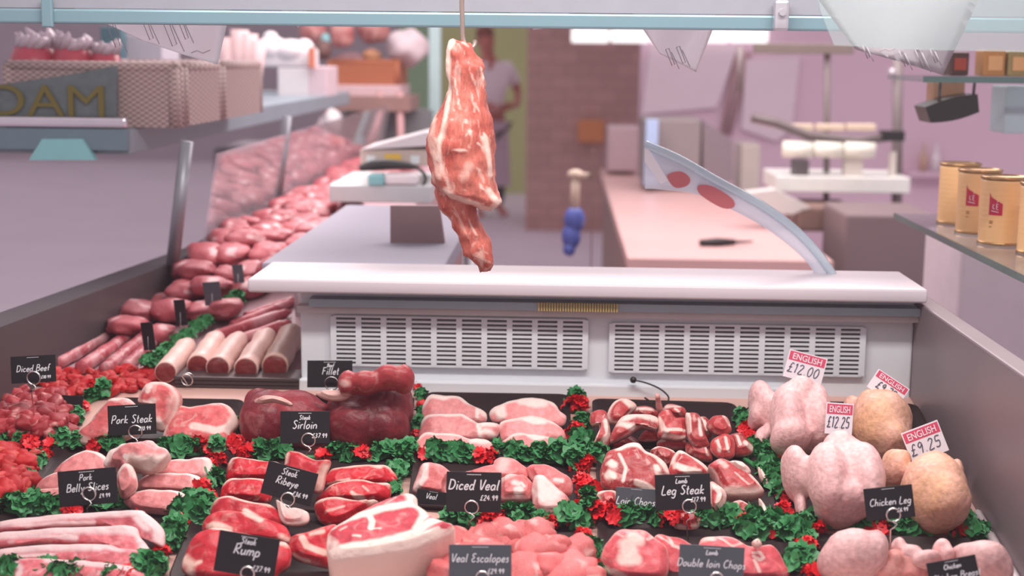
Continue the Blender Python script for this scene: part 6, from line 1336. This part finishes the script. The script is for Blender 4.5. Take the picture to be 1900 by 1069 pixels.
tube(bm, [Q + Vector((11 * kq * math.sin(a_), -.0004 * i, 11 * kq * math.cos(a_))) for i, a_ in enumerate(np.linspace(2.9, -7, 40))] + [Q + Vector((0, 0, -15 * kq)), Q + Vector((0.002, 0, -30 * kq)), Vector((Q.x, 2.19, deckz(2.19)))], 0.0010, 6); solo('ring_skewer', 'bare wire ring skewer before the rolled joints', 'skewer', bm, M_wire)
G = 'long meat strips at the front of the side counter'
for a, b, rd, lab in (((106, 674), (196, 624), 12, 'leftmost long pinkish strip of meat behind the Diced Beef card'), ((150, 682), (240, 625), 13, 'second long strip of meat from the left'), ((196, 684), (280, 618), 13, 'third long strip of meat, pale along its top'), ((232, 680), (300, 622), 11, 'fourth long strip of meat beside the green sprigs'), ((130, 664), (215, 616), 10, 'thin dark strip behind the two left strips')):
    joint('meat_strip', lab, a, b, rd, ME_far, G, 'meat strip', end=False)
# black front tray of the rolled joints
bm = bmesh.new(); A = at_y(322, 716, 2.18); B = at_y(553, 716, 2.18)
zt_ = at_y(440, 701, 2.18).z; zb_2 = deckz(2.18) + .001
boxmm(bm, (A.x + .003, 2.192, zb_2 + .003), (B.x - .003, 2.25, zt_ - .004))
for i in range(3):
    z = zt_ - (zt_ - zb_2) * i / 3; boxmm(bm, (A.x, 2.182 + .003 * i, z - .006), (B.x, 2.25, z), .002)
solo('stacked_trays', 'stack of dark steel trays below the rolled joints', 'trays', bm, mat('dark_steel_tray', (0.10, 0.075, 0.075), 0.3, metal=0.5), smooth=False)
G = 'blurred cuts of meat along the side counter'
rg = random.Random(4); n_ = 0
LC = [chunkmesh(40 + i, .2) for i in range(4)]
for m_ in LC: m_.materials.append(ME_far)
for yy in np.arange(2.36, 5.6, .10):
    for xx in (-.775, -.715, -.66, -.605, -.55, -.49, -.44):
        if yy < (2.44 if xx < -.7 else 2.50) and xx < -.58: continue
        if yy < 2.72 and xx > -.58: continue
        if abs(xx + .56) < .02 and rg.random() < .2: continue
        if xx > -.5 and yy > 3.2: continue
        if xx < -.75 and yy > 2.86: continue
        zt2 = zsurf(yy) if xx > -.75 else ZL + .02
        o = bpy.data.objects.new('meat_cut', rg.choice(LC)); COL.objects.link(o); s = rg.uniform(.027, .037)
        o.location = (xx + rg.uniform(-.015, .015), yy + rg.uniform(-.03, .03), zt2 + s * .5 + rg.uniform(0, .012)); o.scale = (s * 1.1, s * 1.6, s * .62); o.rotation_euler = (rg.uniform(-.15, .15), rg.uniform(-.15, .15), rg.uniform(-.4, .4))
        tag(o, 'blurred pink cut of meat lying in the row along the side counter', 'meat cut', G)
for i, (a, b, rd) in enumerate((((440, 632), (540, 600), 11), ((400, 622), (540, 580), 11), ((430, 604), (545, 562), 10), ((455, 588), (548, 556), 9))):
    joint('meat_length', ['lowest', 'second', 'third', 'uppermost'][i] + ' long dark pink length of meat lying crosswise behind the rolled joints', a, b, rd, ME_far, 'crosswise meat lengths behind the rolled joints', 'meat length', end=False)
# small green sprigs and turned cards on the side counter
M_sgreen = M_green
for lab, pts in (('row of curly green sprigs running back between the strips and rolled joints', [(276, 672), (296, 664), (312, 652), (332, 632), (348, 622), (366, 606), (382, 596), (406, 578), (424, 560), (440, 552)]),):
    th = thing('garnish_strip', lab, 'garnish', at_l(350, 620), None)
    for (x, y) in pts:
        o = bpy.data.objects.new('green_tuft', rg.choice(TG)); COL.objects.link(o); o.parent = th
        o.location = th.matrix_world.inverted() @ (at_l(x, y + 8, .012)); s = .021; o.scale = (s, s, s)
for (x, y, w, h, lab) in ((275, 624, 26, 52, 'nearest turned dark card on the side counter'), (335, 580, 24, 48, 'second turned dark card on the side counter'), (394, 545, 36, 44, 'widest dark card on the side counter, third from the front'), (442, 508, 22, 34, 'farthest small dark card on the side counter')):
    P0 = at_l(x, y + h / 2 + 26, .01); Y = P0.y; O = at_y(x, y, Y); kq = zd(O) / F
    t = thing('dark_card', lab, 'price card', (O.x, Y, zsurf(Y) + .01), 'turned dark cards on the side counter')
    bm = bmesh.new(); box(bm, O, (w * kq * 1.15, .0016, h * kq), Matrix.Rotation(R(-28), 4, 'Z') @ Matrix.Rotation(R(-8), 4, 'Y'), .0004); part('card', bm, M_card2 if x > 380 else M_card, t, False)
    bm = bmesh.new(); tube(bm, [O, (O.x, Y, zsurf(Y) + .004)], .001, 6); part('skewer', bm, M_wire, t)
# ================================================================== PEOPLE
M_skin = mat('skin', (0.50, 0.16, 0.13), 0.5, var=0.1, scale=8)
M_shirt = mat('white_shirt', (0.88, 0.80, 0.88), 0.8, var=0.08, scale=6)
M_trous = mat('dark_trousers', (0.06, 0.045, 0.055), 0.8, var=0.2, scale=6)
M_apron = mat('striped_apron', (0.55, 0.42, 0.52), 0.8, var=0.1, scale=5)
def skin(name, verts, edges, rads, m, parent, sub=2, M=None, root=0):
    me = bpy.data.meshes.new(name); me.from_pydata([tuple(v) for v in verts], edges, [])
    o = bpy.data.objects.new(name, me); COL.objects.link(o)
    md = o.modifiers.new('s', 'SKIN'); md.use_smooth_shade = True
    for i, r in enumerate(rads):
        sv = me.skin_vertices[0].data[i]; sv.radius = (r, r) if not isinstance(r, tuple) else r; sv.use_root = (i == root)
    ss = o.modifiers.new('u', 'SUBSURF'); ss.levels = sub; ss.render_levels = sub
    bake(o); o.data.materials.clear(); o.data.materials.append(m)
    o.data.polygons.foreach_set('use_smooth', [True] * len(o.data.polygons))
    if parent is not None: setparent(o, parent, M if M is not None else parent.matrix_world)
    return o
def chain(V, E, Rr, start, pts):
    p = start
    for q, r in pts:
        V.append(q); Rr.append(r); E.append((p, len(V) - 1)); p = len(V) - 1
    return p
def hand(V, E, Rr, wrist, pos, fwd, side):
    f = Vector(fwd).normalized(); s = Vector(side).normalized(); n = f.cross(s)
    palm = chain(V, E, Rr, wrist, [(pos + f * .045, (.036, .018))])
    for i, L in enumerate((.075, .085, .08, .062)):
        b = pos + f * .08 + s * (.030 - .020 * i)
        chain(V, E, Rr, palm, [(b, .010), (b + f * L * .5 + n * .008, .009), (b + f * L * .85 + n * .03, .008)])
    b = pos + f * .03 + s * .04
    chain(V, E, Rr, palm, [(b, .012), (b + f * .04 + s * .02, .010)])
# shop worker far behind, hand towards hip, seen from behind the leg
Yp = 13.7; pc = at_y(905, 400, Yp)
w_ = thing('person', 'person in a pale short sleeved shirt and dark trousers standing in the green passage', 'person', (pc.x, Yp, 0), None, Matrix.Rotation(R(25), 3, 'Z'))
V, E, Rr = [Vector((0, 0, .95))], [], [(.15, .11)]
ch = chain(V, E, Rr, 0, [(Vector((0, 0, 1.15)), (.14, .10)), (Vector((0, .01, 1.36)), (.17, .11)), (Vector((0, .0, 1.47)), (.09, .08)), (Vector((-.02, -.02, 1.55)), .055), (Vector((-.04, -.03, 1.62)), (.075, .085)), (Vector((-.05, -.035, 1.71)), (.078, .098)), (Vector((-.05, -.03, 1.77)), (.05, .06))])
for sg_, hy in ((1, 0), (-1, 0)):
    sh0 = chain(V, E, Rr, 2, [(Vector((.19 * sg_, 0, 1.42)), .058), (Vector((.33 * sg_, .06, 1.20)), .043), (Vector((.24 * sg_, -.14, 1.08)), .034), (Vector((.14 * sg_, -.22, 1.06)), .027)])
    hand(V, E, Rr, sh0, V[sh0], (-.8 * sg_, -.5, -.1), (0, -.2, 1))
    chain(V, E, Rr, 0, [(Vector((.10 * sg_, 0, .86)), .085), (Vector((.11 * sg_, -.02, .48)), .058), (Vector((.115 * sg_, .02, .09)), .040), (Vector((.12 * sg_, -.12, .035)), .035), (Vector((.12 * sg_, -.17, .03)), .028)])
skin('body', V, E, Rr, M_skin, w_)
V, E, Rr = [Vector((0, 0, .93))], [], [(.165, .125)]
chain(V, E, Rr, 0, [(Vector((0, 0, 1.15)), (.16, .12)), (Vector((0, .01, 1.36)), (.185, .125)), (Vector((0, 0, 1.46)), (.10, .085))])
for sg_ in (1, -1): chain(V, E, Rr, 2, [(Vector((.19 * sg_, 0, 1.42)), .078), (Vector((.30 * sg_, .045, 1.26)), .068)])
skin('shirt', V, E, Rr, M_shirt, w_)
V, E, Rr = [Vector((0, 0, .92))], [], [(.165, .125)]
for sg_ in (1, -1): chain(V, E, Rr, 0, [(Vector((.10 * sg_, 0, .82)), .10), (Vector((.11 * sg_, -.02, .48)), .078), (Vector((.115 * sg_, .02, .10)), .062)])
skin('trousers', V, E, Rr, M_trous, w_)
bm = bmesh.new(); ellipsoid(bm, Vector((-.05, -.015, 1.745)), (Vector((.088, 0, 0)), Vector((0, .105, 0)), Vector((0, 0, .075))), 3); bmesh.ops.delete(bm, geom=[v for v in bm.verts if v.co.z < 1.70 and v.co.y < -.03], context='VERTS')
o = part('hair', bm, mat('short_hair', (0.22, 0.07, 0.05), 0.8), None); setparent(o, w_, w_.matrix_world)
bm = bmesh.new(); ellipsoid(bm, Vector((-.045, -.135, 1.66)), (Vector((.014, 0, 0)), Vector((0, .02, 0)), Vector((0, 0, .022))), 2)
for s_ in (-1, 1): ellipsoid(bm, Vector((-.045 + .083 * s_, -.02, 1.67)), (Vector((.012, 0, 0)), Vector((0, .02, 0)), Vector((0, 0, .032))), 2)
o = part('face', bm, M_skin, None); setparent(o, w_, w_.matrix_world)
bm = bmesh.new(); prism(bm, [(-.14, -.135, .92), (.14, -.135, .92), (.17, -.15, .30), (-.17, -.15, .30)], (0, -.012, 0)); o = part('apron', bm, M_apron, None, False); setparent(o, w_, w_.matrix_world)
